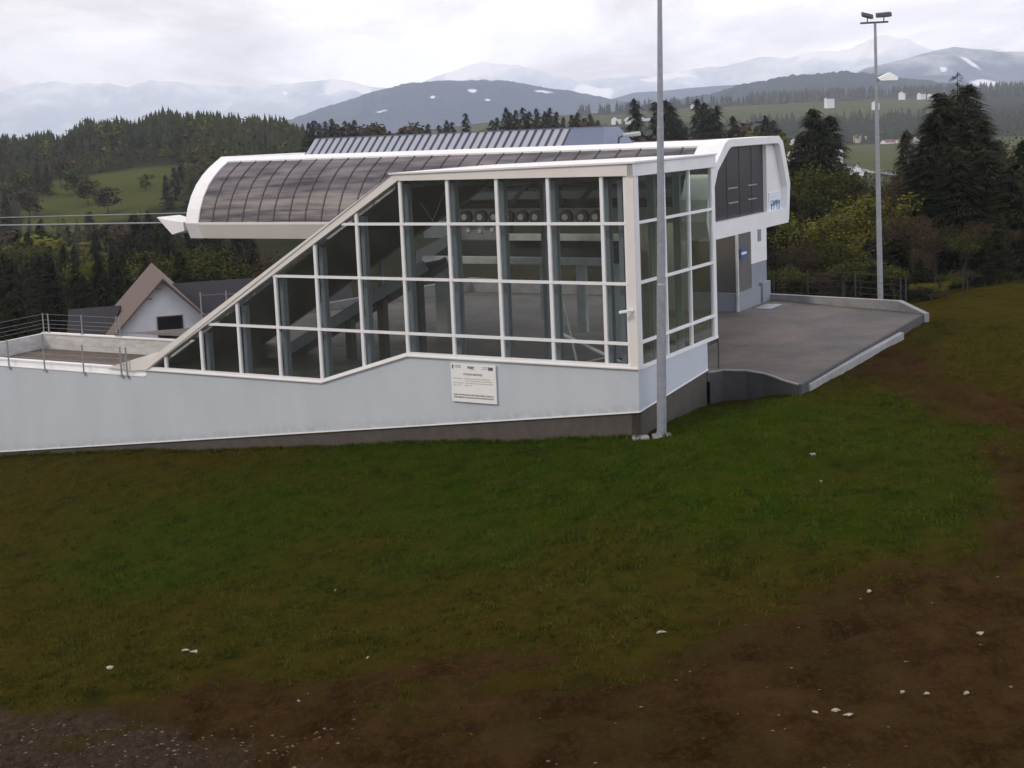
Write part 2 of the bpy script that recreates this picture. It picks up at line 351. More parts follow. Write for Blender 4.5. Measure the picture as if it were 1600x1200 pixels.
def ground_mesh():
    a = np.concatenate([np.radians(np.linspace(-180, -26, 60, endpoint=False)), np.radians(np.arange(-26, 26, .1)), np.radians(np.linspace(26, 180, 60))])
    r = [2.0]
    while r[-1] < 9600:
        q = r[-1]; r.append(q*(1.12 if q < 22 else 1.0048 if q < 62 else 1.009 if q < 130 else 1.028))
    r = np.array(r); A, R = np.meshgrid(a, r); x = (R*np.sin(A)).ravel(); y = (R*np.cos(A)).ravel()
    z = ground(x, y); V = np.stack([x, y, z], 1); nr, na = len(r), len(a)
    i = np.arange(nr-1)[:, None]*na+np.arange(na-1)[None]; i = i.ravel()
    F = np.stack([i, i+1, i+na+1, i+na], 1)
    V = np.vstack([V, [[0, 0, z[:na].mean()]]])
    me = npmesh('ground', V, F, MT['ground'], True)
    at_ = me.attributes.new('mud', 'FLOAT', 'POINT'); m = np.append(mudmask(x, y)[0], 0); at_.data.foreach_set('value', m.astype(np.float32))
    for nm_, fn_ in (('gravelly', gravelly), ('lush', lush)):
        a3 = me.attributes.new(nm_, 'FLOAT', 'POINT'); a3.data.foreach_set('value', np.append(fn_(x, y), 0).astype(np.float32))
    # far land: woods (dark) and open fields (bright green)
    px = 800+FPX*x/np.maximum(y, 1)
    fld = fields(x, y); at2 = me.attributes.new('field', 'FLOAT', 'POINT'); at2.data.foreach_set('value', np.append(fld, 0).astype(np.float32))
    return me
# open fields among the woods, each a polygon on the land: (px, distance)
FIELDS = [[(60, 436), (70, 550), (120, 575), (200, 590), (320, 600), (320, 470), (200, 436)],
          [(1290, 850), (1310, 1500), (1700, 1500), (1900, 900), (1480, 560), (1400, 760)],
          [(900, 2050), (900, 2450), (1500, 2700), (1500, 2000), (1180, 1900)],
          [(640, 2000), (640, 2600), (900, 2600), (900, 2100)],
          [(1560, 300), (1800, 300), (1900, 900), (1560, 900)]]
FIELDS = [[((p-800)/FPX*d, d) for p, d in f] for f in FIELDS]
def fields(x, y):
    o = np.zeros(x.shape)
    for f in FIELDS:
        sc = .04*np.maximum(np.mean([q[1] for q in f]), 300)/10
        w = fbm(x*.01, y*.01, 3, 3)*20
        o = np.maximum(o, inpoly(x+w, y+w, f)*1.0)
    return o
def ground_mat():
    m = bpy.data.materials.new('turf_and_earth'); m.use_nodes = True; t = m.node_tree; b = t.nodes['Principled BSDF']
    geo = N(t, 'ShaderNodeNewGeometry'); pos = geo.outputs['Position']
    def noise(s, d=6, r=.6, mscale=None):
        n = N(t, 'ShaderNodeTexNoise'); n.inputs['Scale'].default_value = s; n.inputs['Detail'].default_value = d; n.inputs['Roughness'].default_value = r
        src = pos
        if mscale: q = N(t, 'ShaderNodeMapping'); q.inputs['Scale'].default_value = mscale; t.links.new(pos, q.inputs[0]); src = q.outputs[0]
        t.links.new(src, n.inputs[0]); return n.outputs[0]
    def mix(f, a, c):
        x = N(t, 'ShaderNodeMix', data_type='RGBA')
        if isinstance(f, float): x.inputs[0].default_value = f
        else: t.links.new(f, x.inputs[0])
        for i, v in ((6, a), (7, c)):
            if isinstance(v, tuple): x.inputs[i].default_value = (*v, 1)
            else: t.links.new(v, x.inputs[i])
        return x.outputs[2]
    def ctr(v, g=3., o=-1.): return mth(t, 'MULTIPLY_ADD', v, g, o, clamp=True)
    al = N(t, 'ShaderNodeAttribute', attribute_name='lush'); ag = N(t, 'ShaderNodeAttribute', attribute_name='gravelly')
    grass = mix(al.outputs['Fac'], (.042, .033, .005), (.021, .040, .002))
    grass = mix(mth(t, 'MULTIPLY', ctr(noise(1.3, 8, .7), 4, -1.7), .7), grass, (.055, .044, .008))
    grass = mix(mth(t, 'MULTIPLY', ctr(noise(.8, 6, .7), 5, -2.5), .8), grass, (.008, .014, .004))
    mud = mix(ctr(noise(.7, 8, .7), 3.4, -1.2), (.022, .011, .0038), (.058, .032, .012))
    mud = mix(mth(t, 'MULTIPLY', ctr(noise(7, 6, .7), 5, -2.4), .6), mud, (.064, .044, .022))
    mud = mix(mth(t, 'MULTIPLY', ctr(noise(.35, 4), 5, -2.6), .5), mud, (.016, .021, .005))
    mud = mix(ag.outputs['Fac'], mud, mix(ctr(noise(5, 6, .8), 4, -1.6), (.030, .021, .014), (.070, .052, .036)))
    am = N(t, 'ShaderNodeAttribute', attribute_name='mud'); af = N(t, 'ShaderNodeAttribute', attribute_name='field')
    near = mix(am.outputs['Fac'], grass, mud)
    field = mix(ctr(noise(.006, 6)), (.052, .062, .015), (.080, .080, .026))
    wood = mix(ctr(noise(.03, 6)), (.014, .016, .010), (.032, .030, .016))
    far = mix(af.outputs['Fac'], wood, field)
    sp_ = N(t, 'ShaderNodeSeparateXYZ'); t.links.new(pos, sp_.inputs[0])
    k = mth(t, 'MULTIPLY_ADD', sp_.outputs[1], 1/50., -115/50., clamp=True)
    t.links.new(mix(k, near, far), b.inputs['Base Color'])
    rg = mth(t, 'MULTIPLY_ADD', mth(t, 'MULTIPLY', am.outputs['Fac'], ctr(noise(.5, 5), 5, -2.5)), -.25, .95)
    t.links.new(rg, b.inputs['Roughness']); b.inputs['Specular IOR Level'].default_value = .0
    h = mth(t, 'ADD', noise(9, 6, .7), mth(t, 'MULTIPLY', noise(2.2, 5, .6), 2.0))
    bp = N(t, 'ShaderNodeBump'); bp.inputs['Strength'].default_value = 1.0; bp.inputs['Distance'].default_value = .12; t.links.new(h, bp.inputs['Height']); t.links.new(bp.outputs[0], b.inputs['Normal'])
    return m
MT['ground'] = ground_mat()
tag(link('ground', ground_mesh()), kind='structure')

# ------------------------------------------------------------------ picture -> building-frame helpers
def ons(px, py, s):      # point seen at (px,py) on the plane s = const, as (t, z)
    a = Vector(at(px, py, 1.0)); o = Vector((0, 0, CAMZ)); d = a-o
    k = (s+X0*SX+Y0*SY)/(d.x*SX+d.y*SY); p = o+d*k; return ts(p.x, p.y)[0], p.z
def ont(px, py, t):      # on the plane t = const, as (s, z)
    a = Vector(at(px, py, 1.0)); o = Vector((0, 0, CAMZ)); d = a-o
    k = (t+X0*TX+Y0*TY)/(d.x*TX+d.y*TY); p = o+d*k; return ts(p.x, p.y)[1], p.z
def clip(poly, a, b, c):   # keep a*x+b*y+c >= 0
    out = []
    for i in range(len(poly)):
        p, q = poly[i], poly[(i+1) % len(poly)]; fp = a*p[0]+b*p[1]+c; fq = a*q[0]+b*q[1]+c
        if fp >= 0: out.append(p)
        if (fp > 0) != (fq > 0) and fp*fq < 0: k = fp/(fp-fq); out.append((p[0]+(q[0]-p[0])*k, p[1]+(q[1]-p[1])*k))
    return out

# ================================================================== GLASS HALL
hall = thing('glass_hall', P(0, 0, -1.4), 'white framed glass hall with a sloping left end on a pale grey wall', 'building')
TL, ZL, TR, ZR = 25.3, .02, 10.42, 8.65           # the raking edge
ROWS = [2.305, 4.578, 6.846]; ZTOP = 8.62; ZK = 1.43; ZB = .04
W0, WT = 1.3136, 2.2897
MU = [W0+WT*k for k in range(11)]
def rake(t): return ZL+(TL-t)*(ZR-ZL)/(TL-TR)
def ztop(t): return min(ZTOP, rake(t))
def zbot(t): return ZK if t <= MU[4] else ZB if t >= MU[6] else ZK+(ZB-ZK)*(t-MU[4])/(MU[6]-MU[4])
# wall, plinth
wallpoly = [(0, ZK-.08), (MU[4], ZK-.08), (MU[6], ZB-.1), (25.5, ZB-.1), (25.5, -3.52), (0, -.28)]
m = MB(); m.sprism(wallpoly, 0, .34); m.build('wall', MT['render'], hall)
m = MB(); m.prism([P(0.0, .34, -.262), P(0, 6.94, .14), P(0, 6.94, 1.33), P(0, .34, 1.33)], Vector(P(.3, 0, 0))-Vector(P(0, 0, 0))); m.build('wall', MT['render'], hall)
m = MB(); m.sprism([(.06, -.28), (25.5, -3.52), (25.5, -5.2), (.06, -2.4)], .05, .3)
m.prism([P(.06, .05, -.28), P(.06, 6.9, .14), P(.06, 6.9, -2.2), P(.06, .05, -2.4)], Vector(P(.3, 0, 0))-Vector(P(0, 0, 0))); m.build('plinth', MT['plinth'], hall)
m = MB(); m.bar(P(0, -.012, -.275), P(25.5, -.012, -3.515), .03, .05); m.bar(P(-.012, 0, -.275), P(-.012, 6.94, .145), .03, .05); m.build('drip_edge', MT['white'], hall)
# sill under the glass
m = MB()
for a, b in ((0, MU[4]), (MU[4], MU[6]), (MU[6], 25.5)):
    m.bar(P(a, .04, zbot(a+1e-6 if a else 0)-.055), P(b, .04, zbot(b)-.055), .26, .05)
m.build('sill', MT['cream_sunlit'], hall)
# glass panes
def pane(poly_w, mt): m = MB(); m.add(poly_w, [tuple(range(len(poly_w)))]); return m.build('glass_pane', mt, hall, fix=False)
lim = [.33]+MU+[TL]
for a, b in zip(lim[:-1], lim[1:]):
    zr = [-1]+ROWS+[ZTOP]
    for z0, z1 in zip(zr[:-1], zr[1:]):
        p = [(a, z0), (b, z0), (b, z1), (a, z1)]
        p = clip(p, -(ZR-ZL)/(TL-TR), -1, ZL+TL*(ZR-ZL)/(TL-TR))           # below the rake
        if b <= MU[4]+.01: p = clip(p, 0, 1, -ZK)
        elif a >= MU[6]-.01: p = clip(p, 0, 1, -ZB)
        else: kk = (ZB-ZK)/(MU[6]-MU[4]); p = clip(p, -kk, 1, -(ZK-kk*MU[4]))
        if len(p) >= 3: pane([P(x, .07, z) for x, z in p], MT['glass'])
# mullions, transoms
for t in MU:
    m = MB(); m.box(t-.065, t+.065, .0, .14, zbot(t)-.02, ztop(t)-.0); m.build('mullion', MT['white'], hall)
m = MB(); m.box(.27, .40, .0, .14, ZK, ZTOP); m.build('mullion', MT['white'], hall)
for z in ROWS:
    tl = TL-(z-ZL)*(TL-TR)/(ZR-ZL); m = MB(); m.box(.33, tl, -.012, .13, z-.055, z+.055); m.build('transom', MT['white'], hall)
m = MB()
for a, b in ((.2, MU[4]), (MU[4], MU[6]), (MU[6], TL)): m.bar(P(a, .06, zbot(a)+.03), P(b, .06, zbot(b)+.03), .16, .12)
m.build('bottom_rail', MT['white'], hall)
# raking rail and fascia
m = MB(); d = .26
m.sprism([(TL+.18, ZL-.08), (TR+.02, ZR+.02), (10.75, 8.86), (TL-.05, ZL+.36)], -.06, .42)
m.sprism([(TL+.22, ZL-.10), (TL-.05, ZL+.365), (24.9, ZL+.62), (10.85, 8.90), (10.75, 8.86)][:3]+[(10.78, 8.875)], -.10, .05)
m.build('raking_rail', MT['cream_sunlit'], hall)
m = MB(); m.sprism([(-.05, ZTOP), (-.05, 9.07), (10.80, 8.87), (TR, ZTOP)], -.07, .3); m.build('fascia', MT['cream_sunlit'], hall)
m = MB(); m.prism([P(-.06, -.07, ZTOP-.02), P(-.06, 8.2, ZTOP-.02), P(-.06, 8.2, 9.09), P(-.06, -.07, 9.07)], Vector(P(.24, 0, 0))-Vector(P(0, 0, 0)))
m.build('fascia', MT['white'], hall)
m = MB(); m.prism([P(-.12, -.13, 9.075), P(10.9, -.13, 8.875), P(10.9, 8.25, 8.88), P(-.12, 8.25, 9.10)], (0, 0, .07)); m.build('roof', MT['roofwhite'], hall)
# bottom-left gutter fin
pts = [ons(168, 574, .1), ons(240, 552, .1), ons(262, 547, .1), ons(236, 577, .1), ons(205, 579, .1)]
m = MB(); m.sprism(pts, .06, .75); m.build('gutter', MT['cream_sunlit'], hall)
# corner post
m = MB(); m.box(-.03, .29, -.035, .02, 1.33, 8.64); m.build('corner_post', MT['cream_sunlit'], hall)  # front face of the post tinted as if sunlit, its side left white
m = MB(); m.box(-.035, .02, .021, .36, 1.33, 8.64); m.build('corner_post', MT['white'], hall)
# side glazing
SJ = [.4325+2.4969*j for j in range(4)]
SB = 1.42
for a, b in zip(SJ[:-1], SJ[1:]):
    zr = [SB]+ROWS+[8.6]
    for z0, z1 in zip(zr[:-1], zr[1:]): pane([P(.07, a, z0), P(.07, b, z0), P(.07, b, z1), P(.07, a, z1)], MT['glass_side'])
for i, s_ in enumerate(SJ):
    m = MB(); m.box(0, .14, s_-(.05 if i < 3 else .1), s_+(.05 if i < 3 else .25), SB-.1, 8.61); m.build('mullion', MT['white'], hall)
for z in ROWS: m = MB(); m.box(-.012, .13, .36, 8.0, z-.05, z+.05); m.build('transom', MT['white'], hall)
m = MB(); m.box(-.02, .15, .36, 8.18, SB-.12, SB-.01); m.build('bottom_rail', MT['white'], hall)
# steel posts standing behind the mullions
for k, t in enumerate(MU[:10]+[.75]):
    m = MB(); z1 = ztop(t)-.15; z0 = min(zbot(t)-.1, .3)
    m.box(t-.09, t+.09, .42, .45, z0, z1); m.box(t-.09, t+.09, .70, .73, z0, z1); m.box(t-.012, t+.012, .451, .699, z0, z1)
    m.build('steel_post', MT['bluesteel'], hall)
for s_ in SJ[1:3]:
    m = MB(); m.box(.42, .45, s_-.09, s_+.09, 0, 8.5); m.box(.70, .73, s_-.09, s_+.09, 0, 8.5); m.box(.451, .699, s_-.012, s_+.012, 0, 8.5); m.build('steel_post', MT['bluesteel'], hall)
m = MB(); m.bar(P(10.5, 4.2, 8.50), P(25.2, 4.2, -.05), 7.4, .10, up=Vector(P(0, 0, 1))-Vector(P(0, 0, 0))); m.build('slope_roof', mat('slope_lining', (.045, .047, .050), 1, spec=0), hall)
# roof beams, rear frame, slope rafters
for t in MU[:5]: m = MB(); m.box(t-.08, t+.08, .8, 8.0, 8.3, 8.58); m.build('roof_beam', MT['bluesteel'], hall)
m = MB(); m.box(.2, 10.3, 7.9, 8.1, 8.3, 8.6)
m.bar(P(10.4, 8.0, 8.5), P(TL, 8.0, 0), .2, .25); m.build('rear_beam', MT['machine'], hall)
for t in MU[1:9:2]: m = MB(); m.box(t-.1, t+.1, 7.85, 8.05, 0, ztop(t)-.2); m.build('steel_post', MT['bluesteel'], hall)
# floor inside
m = MB(); m.box(.34, 25.2, .36, 8.19, -.4, -.004); m.box(.02, .34, 7.0, 8.19, -.4, -.004); m.build('floor', MT['floor'], hall)
# dark underside of the oversailing corner
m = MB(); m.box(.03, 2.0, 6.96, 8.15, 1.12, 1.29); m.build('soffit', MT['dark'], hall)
m = MB(); m.tube(P(-.02, 8.12, 0), P(-.02, 8.12, 1.30), .03); m.build('down_pipe', MT['dark'], hall)
# slim bracing inside
m = MB(); a = ons(676, 345, 4); b1 = ons(640, 292, 4); b2 = ons(698, 292, 4)
m.tube(P(b1[0], 4, b1[1]), P(a[0], 4, a[1]), .02, n=6); m.build('brace_rod', MT['palemach'], hall); m = MB(); m.tube(P(b2[0], 4, b2[1]), P(a[0], 4, a[1]), .02, n=6); m.build('brace_rod', MT['palemach'], hall); m = MB()
c1 = ons(872, 440, 2.5); c2 = ons(902, 568, 2.5); m.tube(P(c1[0], 2.5, c1[1]), P(c2[0], 2.5, c2[1]), .045, n=8); m.build('brace_rod', MT['palemach'], hall)
m = MB(); c1 = ons(874, 520, 1.6); c2 = ons(976, 569, 1.0); m.tube(P(c1[0], 1.6, c1[1]), P(c2[0], 1.0, c2[1]), .07, n=8)
c1 = ons(915, 566, 1.4); c2 = ons(962, 555, 1.6); m.tube(P(c1[0], 1.4, c1[1]), P(c2[0], 1.6, c2[1]), .04, n=8); m.build('floor_rail', MT['palemach'], hall)

# ================================================================== LIFT STATION
st = thing('lift_station', P(15, 13, 0), 'long white ski lift station with a smoky ribbed barrel side behind the glass hall', 'lift station')
T0, T1 = .6, 30.4
ARC = [(8.50, 6.22), (8.72, 6.95), (9.05, 7.62), (9.5, 8.22), (10.05, 8.72), (10.6, 9.10), (11.15, 9.40)]
FAR = [(18.15, 9.64), (18.5, 9.40), (19.05, 8.35), (19.52, 7.3), (19.25, 5.5)]
def strip(arc, t0, t1, th=.05):
    m = MB(); n = len(arc); o = []
    for i, (s_, z) in enumerate(arc):
        a = arc[max(i-1, 0)]; b = arc[min(i+1, n-1)]; dx, dz = b[0]-a[0], b[1]-a[1]; L = math.hypot(dx, dz); o.append((s_+dz/L*th, z-dx/L*th))
    m.tprism(arc+o[::-1], t0, t1); return m
# barrel panels between the ribs
RB = np.linspace(1.6, 29.6, 28)
for i in range(len(RB)-1):
    a, b = RB[i], RB[i+1]; low = a > 16.8
    strip(ARC if low else ARC[4:], a+.03, b-.03, .03).build('barrel_panel', MT['poly'], st, smooth=True)
for i, r in enumerate(RB):
    low = r > 16.8; arc = ARC if low else ARC[4:]
    strip([(s_-.03, z+.02) for s_, z in arc], r-.035, r+.035, .1).build('rib', MT['dark'], st, smooth=True)
# far barrel skin
m = strip(FAR[::-1], T0+1, T1-.8, .03); m.build('far_skin', MT['poly'], st, smooth=True)
# rims at both ends
def rim(t0, t1, name='end_rim', angular=False):
    big = [(8.75, 5.42), (8.42, 6.25)]+[(s_-.06, z+.04) for s_, z in ARC[1:]]+[(11.6, 9.70), (17.9, 9.70)]+[(s_+.06, z+.03) for s_, z in FAR[1:]]
    ins = [(9.15, 5.42), (8.9, 6.3)]+[(s_+.40, z-.16) for s_, z in ARC[1:]]+[(11.7, 9.32), (17.7, 9.32)]+[(s_-.42, z-.12) for s_, z in FAR[1:]]
    ins[-1] = (FAR[-1][0]-.42, 5.42)
    if angular:
        big[1:-4] = [(8.42, 6.25), (8.62, 7.2), (9.45, 8.55), (10.85, 9.55), (11.3, 9.70), (18.0, 9.70)]; ins[1:-4] = [(8.9, 6.3), (9.1, 7.15), (9.85, 8.35), (11.25, 9.24), (11.6, 9.36), (17.75, 9.36)]
    m = MB(); n = len(big)
    for i in range(n-1):
        m.tprism([big[i], big[i+1], ins[i+1], ins[i]], t0, t1)
    return m.build(name, MT['white'], st, smooth=False)
rim(29.5, T1); rim(T0-.1, 1.75, angular=True)
# roof, top band, side beam
m = MB(); m.tprism([(11.12, 9.38), (11.12, 9.46), (11.55, 9.66), (11.9, 9.66), (11.9, 9.30)], 1.75, 29.5); m.build('top_band', MT['white'], st)
m = MB(); m.tprism([(11.9, 9.62), (18.0, 9.62), (18.0, 9.5), (11.9, 9.5)], 1.75, 29.5); m.build('roof', MT['roofwhite'], st)
m = MB(); m.tprism([(8.75, 5.42), (8.42, 6.18), (8.42, 6.30), (8.62, 6.30), (9.0, 5.42)], 19.2, 29.5); m.build('side_beam', MT['cream_sunlit'], st)
m = MB(); m.tprism([(18.9, 5.42), (19.35, 5.42), (19.5, 6.2), (19.2, 6.2)], 1.75, 29.5); m.build('side_beam', MT['white'], st)
m = MB(); m.box(1.8, 29.4, 12.0, 17.9, 9.30, 9.38); m.build('ceiling', MT['machine'], st)
# end wall towards the yard
m = MB(); poly = [(9.0, 6.12), (9.0, 7.1), (9.75, 8.4), (11.2, 9.30), (11.6, 9.37), (16.42, 9.37), (16.42, 6.12)]
m.tprism(poly, .78, .9); ew = m.build('end_panel', MT['darkpanel'], st)
m = MB()
for sx in (11.6, 13.2, 14.8): m.box(.765, .779, sx-.02, sx+.02, 6.15, 9.3)
m.build('panel_joint', MT['dark'], ew)
m = MB()
for x0, y0, x1 in ((1137, 295, 1152), (1168, 290, 1182), (1138, 318, 1153), (1168, 312, 1182)):
    a = ont(x0, y0, .75); b = ont(x1, y0-2, .75); m.box(.73, .76, a[0], b[0], a[1]-.03, a[1]+.03)
m.build('panel_handle', MT['galv'], ew)
m = MB(); m.box(.52, .98, 8.7, 19.3, 5.40, 6.12); m.build('end_beam', MT['white'], st)
m = MB(); m.tprism([(16.424, 6.122), (16.424, 9.36), (17.7, 9.36), (18.12, 9.2), (18.66, 8.3), (19.10, 7.3), (18.95, 6.122)], .80, .92); wing = m.build('end_wing', MT['white'], st)
m = MB(); m.tprism([(16.40, 9.3), (16.40, 6.13), (16.46, 6.13), (16.46, 9.3)], .60, .80); m.build('wing_trim', MT['white'], st)
# badge plate on the wing
a = ont(1203, 303, .74); b = ont(1222, 345, .74)
plate = MB(); plate.box(.76, .795, a[0]-.1, b[0], b[1]-.05, a[1]+.05); plate = plate.build('badge_plate', mat('badge_white', (.66, .72, .78), .4), wing)
MT['navy'] = mat('navy_ink', (.012, .02, .07), .6); MT['greyink'] = mat('grey_ink', (.16, .17, .18), .6); MT['cyanink'] = mat('blue_ink', (.03, .14, .30), .5)
def text_mesh(body, size, align='LEFT', off=0.0):
    c = bpy.data.curves.new('txt', 'FONT'); c.body = body; c.size = size; c.align_x = align; c.resolution_u = 2; c.offset = off
    o = bpy.data.objects.new('txt', c); COL.objects.link(o); dg = bpy.context.evaluated_depsgraph_get()
    me = bpy.data.meshes.new_from_object(o.evaluated_get(dg)); vs = [v.co.copy() for v in me.vertices]; fs = [tuple(p.vertices) for p in me.polygons]
    bpy.data.objects.remove(o); bpy.data.meshes.remove(me); return vs, fs
def put_text(mb, body, size, org, ex, ey, align='LEFT', off=0.0, sx=1):
    vs, fs = text_mesh(body, size, align, off); org, ex, ey = Vector(org), Vector(ex), Vector(ey)
    mb.add([org+ex*(v.x*sx)+ey*v.y for v in vs], fs)
Sv = Vector((SX, SY, 0)); Tv = Vector((TX, TY, 0)); Zv = Vector((0, 0, 1))
ca_, cb_ = a[0], b[0]; cw = cb_-ca_
m = MB(); put_text(m, 'GRAPA', .42, P(.752, ca_+.08, a[1]-.62), Sv, Zv, sx=1.05); m.build('lettering', MT['greyink'], plate, fix=False)
m = MB(); put_text(m, 'YTU', .62, P(.752, ca_+.42, b[1]+.62), Sv, Zv, off=.012, sx=.92); m.build('lettering', MT['cyanink'], plate, fix=False)
m = MB(); arc_ = [(ca_+.62-.42*cos(q), b[1]+.72-.62*sin(q)) for q in np.linspace(-.35, 1.75, 12)]
for p, q in zip(arc_[:-1], arc_[1:]): m.add([P(.75, p[0], p[1]), P(.75, q[0], q[1]), P(.75, q[0]+.10, q[1]+.02), P(.75, p[0]+.10, p[1]+.02)], [(0, 1, 2, 3)])
m.build('emblem_arc', MT['navy'], plate, fix=False)
# roof monitor with leaning ribs
MS0, MS1 = 12.3, 13.2
mon = MB(); mon.prism([P(7.4, MS0, 9.62), P(25.1, MS0, 9.62), P(25.1, 15.2, 9.62), P(7.4, 15.2, 9.62)], (0, 0, .01)); 
zt = 10.43
mon.hexa([P(7.2, MS0, 9.60), P(25.2, MS0, 9.60), P(25.2, 15.6, 9.60), P(7.2, 15.6, 9.60), P(7.6, MS1, zt), P(24.9, MS1, zt), P(24.9, 14.8, zt), P(7.6, 14.8, zt)])
mon = mon.build('roof_monitor', MT['gapblue'], st)
m = MB(); m.hexa([P(7.15, MS0-.04, 9.62), P(9.3, MS0-.04, 9.62), P(9.3, 15.65, 9.62), P(7.15, 15.65, 9.62), P(7.55, MS1-.04, zt+.03), P(9.3, MS1-.04, zt+.03), P(9.3, 14.85, zt+.03), P(7.55, 14.85, zt+.03)]); m.build('end_housing', MT['roofblue'], mon)
for k in range(33):
    t = 9.45+k*.478
    m = MB(); m.hexa([P(t, MS0-.03, 9.625), P(t+.3, MS0-.03, 9.625), P(t+.3, MS0+.2, 9.625), P(t, MS0+.2, 9.625), P(t-.02, MS1-.03, zt+.03), P(t+.28, MS1-.03, zt+.03), P(t+.28, MS1+.2, zt+.03), P(t-.02, MS1+.2, zt+.03)])
    m.build('rib', MT['ribgrey'], mon)
m = MB(); m.box(7.55, 24.95, MS1-.05, MS1+.15, zt+.032, zt+.08); m.build('capping', MT['roofblue'], mon)
# snout plate at the left end
pts = [ons(249, 339, 9.6), ons(262, 343, 9.6), ons(290, 347, 9.6), ons(292, 360, 9.6), ons(273, 366, 9.6)]
m = MB(); m.sprism(pts, 9.4, 11.2); m.build('rope_guard', MT['white'], st)
# supporting columns and machinery
for t, s_ in ((5.2, 13.0), (17.0, 13.0)):
    m = MB(); m.box(t-.35, t+.35, s_-.35, s_+.35, 0, 6.0); m.build('column', MT['machine'], st, bevel=.03)
m = MB(); m.box(3.0, 19.5, 12.4, 12.7, 7.1, 7.5); m.box(3, 19.5, 15.2, 15.5, 7.1, 7.5); m.build('girder', MT['machine'], st)
m = MB()
for a, b in ((728, 752), (800, 830), (880, 868), (905, 935)):
    p = ons(a, 318, 12.5); q = ons(b, 283, 12.5); m.bar(P(p[0], 12.5, p[1]), P(q[0], 12.5, q[1]), .22, .22)
m.build('truss_strut', MT['dark'], st)
for px in (728, 752, 774, 794, 816, 838, 885, 910, 932):
    t, z = ons(px, 339, 12.0); w = MB(); w.tube(P(t, 11.85, z), P(t, 12.15, z), .33, n=20); w = w.build('drive_wheel', MT['rubber'], st, smooth=True)
    h = MB(); h.tube(P(t, 11.80, z), P(t, 11.85, z), .16, n=12); h.build('hub', MT['hub'], w)
def sbox(name, x0, y0, x1, y1, s0, s1, mt, par=st):
    a = ons(x0, y1, s0); b = ons(x1, y0, s0); m = MB(); m.box(min(a[0], b[0]), max(a[0], b[0]), s0, s1, a[1], b[1]); return m.build(name, mt, par, bevel=.02)
mb = sbox('machine_casing', 716, 350, 782, 400, 12.2, 13.5, MT['machine'])
m = MB()
for x, y in ((732, 360), (750, 361), (769, 359), (722, 394), (740, 394), (758, 394), (763, 378)):
    t, z = ons(x, y, 12.18); m.box(t-.09, t+.09, 12.14, 12.19, z-.09, z+.09)
m.build('fitting', MT['palemach'], mb)
sbox('machine_casing', 662, 345, 702, 372, 12.0, 13.4, MT['palemach'])
sbox('long_beam', 790, 366, 975, 376, 11.6, 11.9, MT['palemach']); sbox('long_beam', 660, 404, 975, 411, 10.5, 10.8, MT['palemach'])
sbox('walkway', 700, 376, 975, 402, 12.0, 13.2, MT['dark'])
sbox('portal_post', 846, 411, 853, 500, 10.6, 10.8, MT['palemach']); sbox('portal_post', 903, 411, 913, 520, 10.6, 10.9, MT['palemach'])
pts = [ons(650, 392, 11.5), ons(702, 366, 11.5), ons(702, 382, 11.5), ons(650, 420, 11.5)]
m = MB(); m.sprism(pts, 11.5, 12.4); m.build('curved_guide', MT['machine'], st)

# belt conveyor ramp climbing inside the hall
rp = thing('conveyor_ramp', P(20, 4.6, 0), 'grey inclined conveyor ramp seen through the hall glass', 'conveyor')
a = ons(385, 583, 4.6); b = ons(665, 412, 4.6)
m = MB(); m.bar(P(a[0], 4.6, a[1]-.1), P(b[0], 4.6, b[1]-.1), .12, .5); m.bar(P(a[0], 6.4, a[1]-.1), P(b[0], 6.4, b[1]-.1), .12, .5); m.build('side_beam', MT['bluesteel'], rp)
m = MB(); m.bar(P(a[0], 5.5, a[1]), P(b[0], 5.5, b[1]), 1.6, .12); m.build('belt', MT['dark'], rp)
for px in (545, 597, 655):
    t, z = ons(px, 470, 5.5); zz_ = a[1]+(b[1]-a[1])*(t-a[0])/(b[0]-a[0]); m = MB(); m.box(t-.17, t+.17, 5.3, 5.7, 0, zz_-.2); m.build('leg', MT['dark'], rp)
a2 = ons(640, 545, 3.2); b2 = ons(790, 505, 5.2)

ob = thing('control_cabinet', P(1.6, 9.3, 0), 'pale metal cabinet with a blue cover inside the right end of the hall', 'cabinet')
a = ons(958, 520, 9.2); b = ons(982, 412, 9.2); m = MB(); m.box(b[0], a[0], 9.2, 10.0, .01, b[1]); m.build('body', MT['palemach'], ob, bevel=.02)
a = ons(953, 412, 9.1); b = ons(966, 386, 9.1); m = MB(); m.box(b[0], a[0], 9.15, 9.9, a[1]+.01, b[1]); m.build('cover', MT['bluebox'], ob, bevel=.05)

# roof camera / pipe on the station roof
t, z = ons(966, 220, 13.5)
o = thing('roof_tube', P(t, 13.5, 9.62), 'small grey tube on a bent stand on the station roof', 'lamp')
m = MB(); m.tube(P(t, 13.5, 9.62), P(t-.05, 13.5, 9.95), .05); m.tube(P(t-.05, 13.5, 9.93), P(t-.35, 13.5, 10.05), .04); m.build('stand', MT['dark'], o)
m = MB(); m.tube(P(t-.3, 13.5, 10.04), P(t-1.15, 13.5, 10.10), .11, n=12); m.build('tube', MT['galv'], o, smooth=True)

# haul ropes
for (x0, y0, x1, y1, s_, r, lb) in ((0, 340, 300, 331, 12.5, .03, 'thin upper haul rope running left from the lift station'), (0, 352, 262, 347, 10.3, .045, 'thick lower haul rope running left from the lift station')):
    a = ons(x0, y0, s_); b = ons(x1, y1, s_); e = (a[0]-b[0]); far_ = (a[0]+e*1.6, a[1]+(a[1]-b[1])*1.6+.4)
    m = MB(); m.tube(P(b[0]-4, s_, b[1]), P(a[0], s_, a[1]), r, n=6); m.tube(P(a[0], s_, a[1]), P(far_[0], s_, far_[1]), r, n=6)
    tag(m.build('haul_rope', MT['galv']), lb, 'cable')

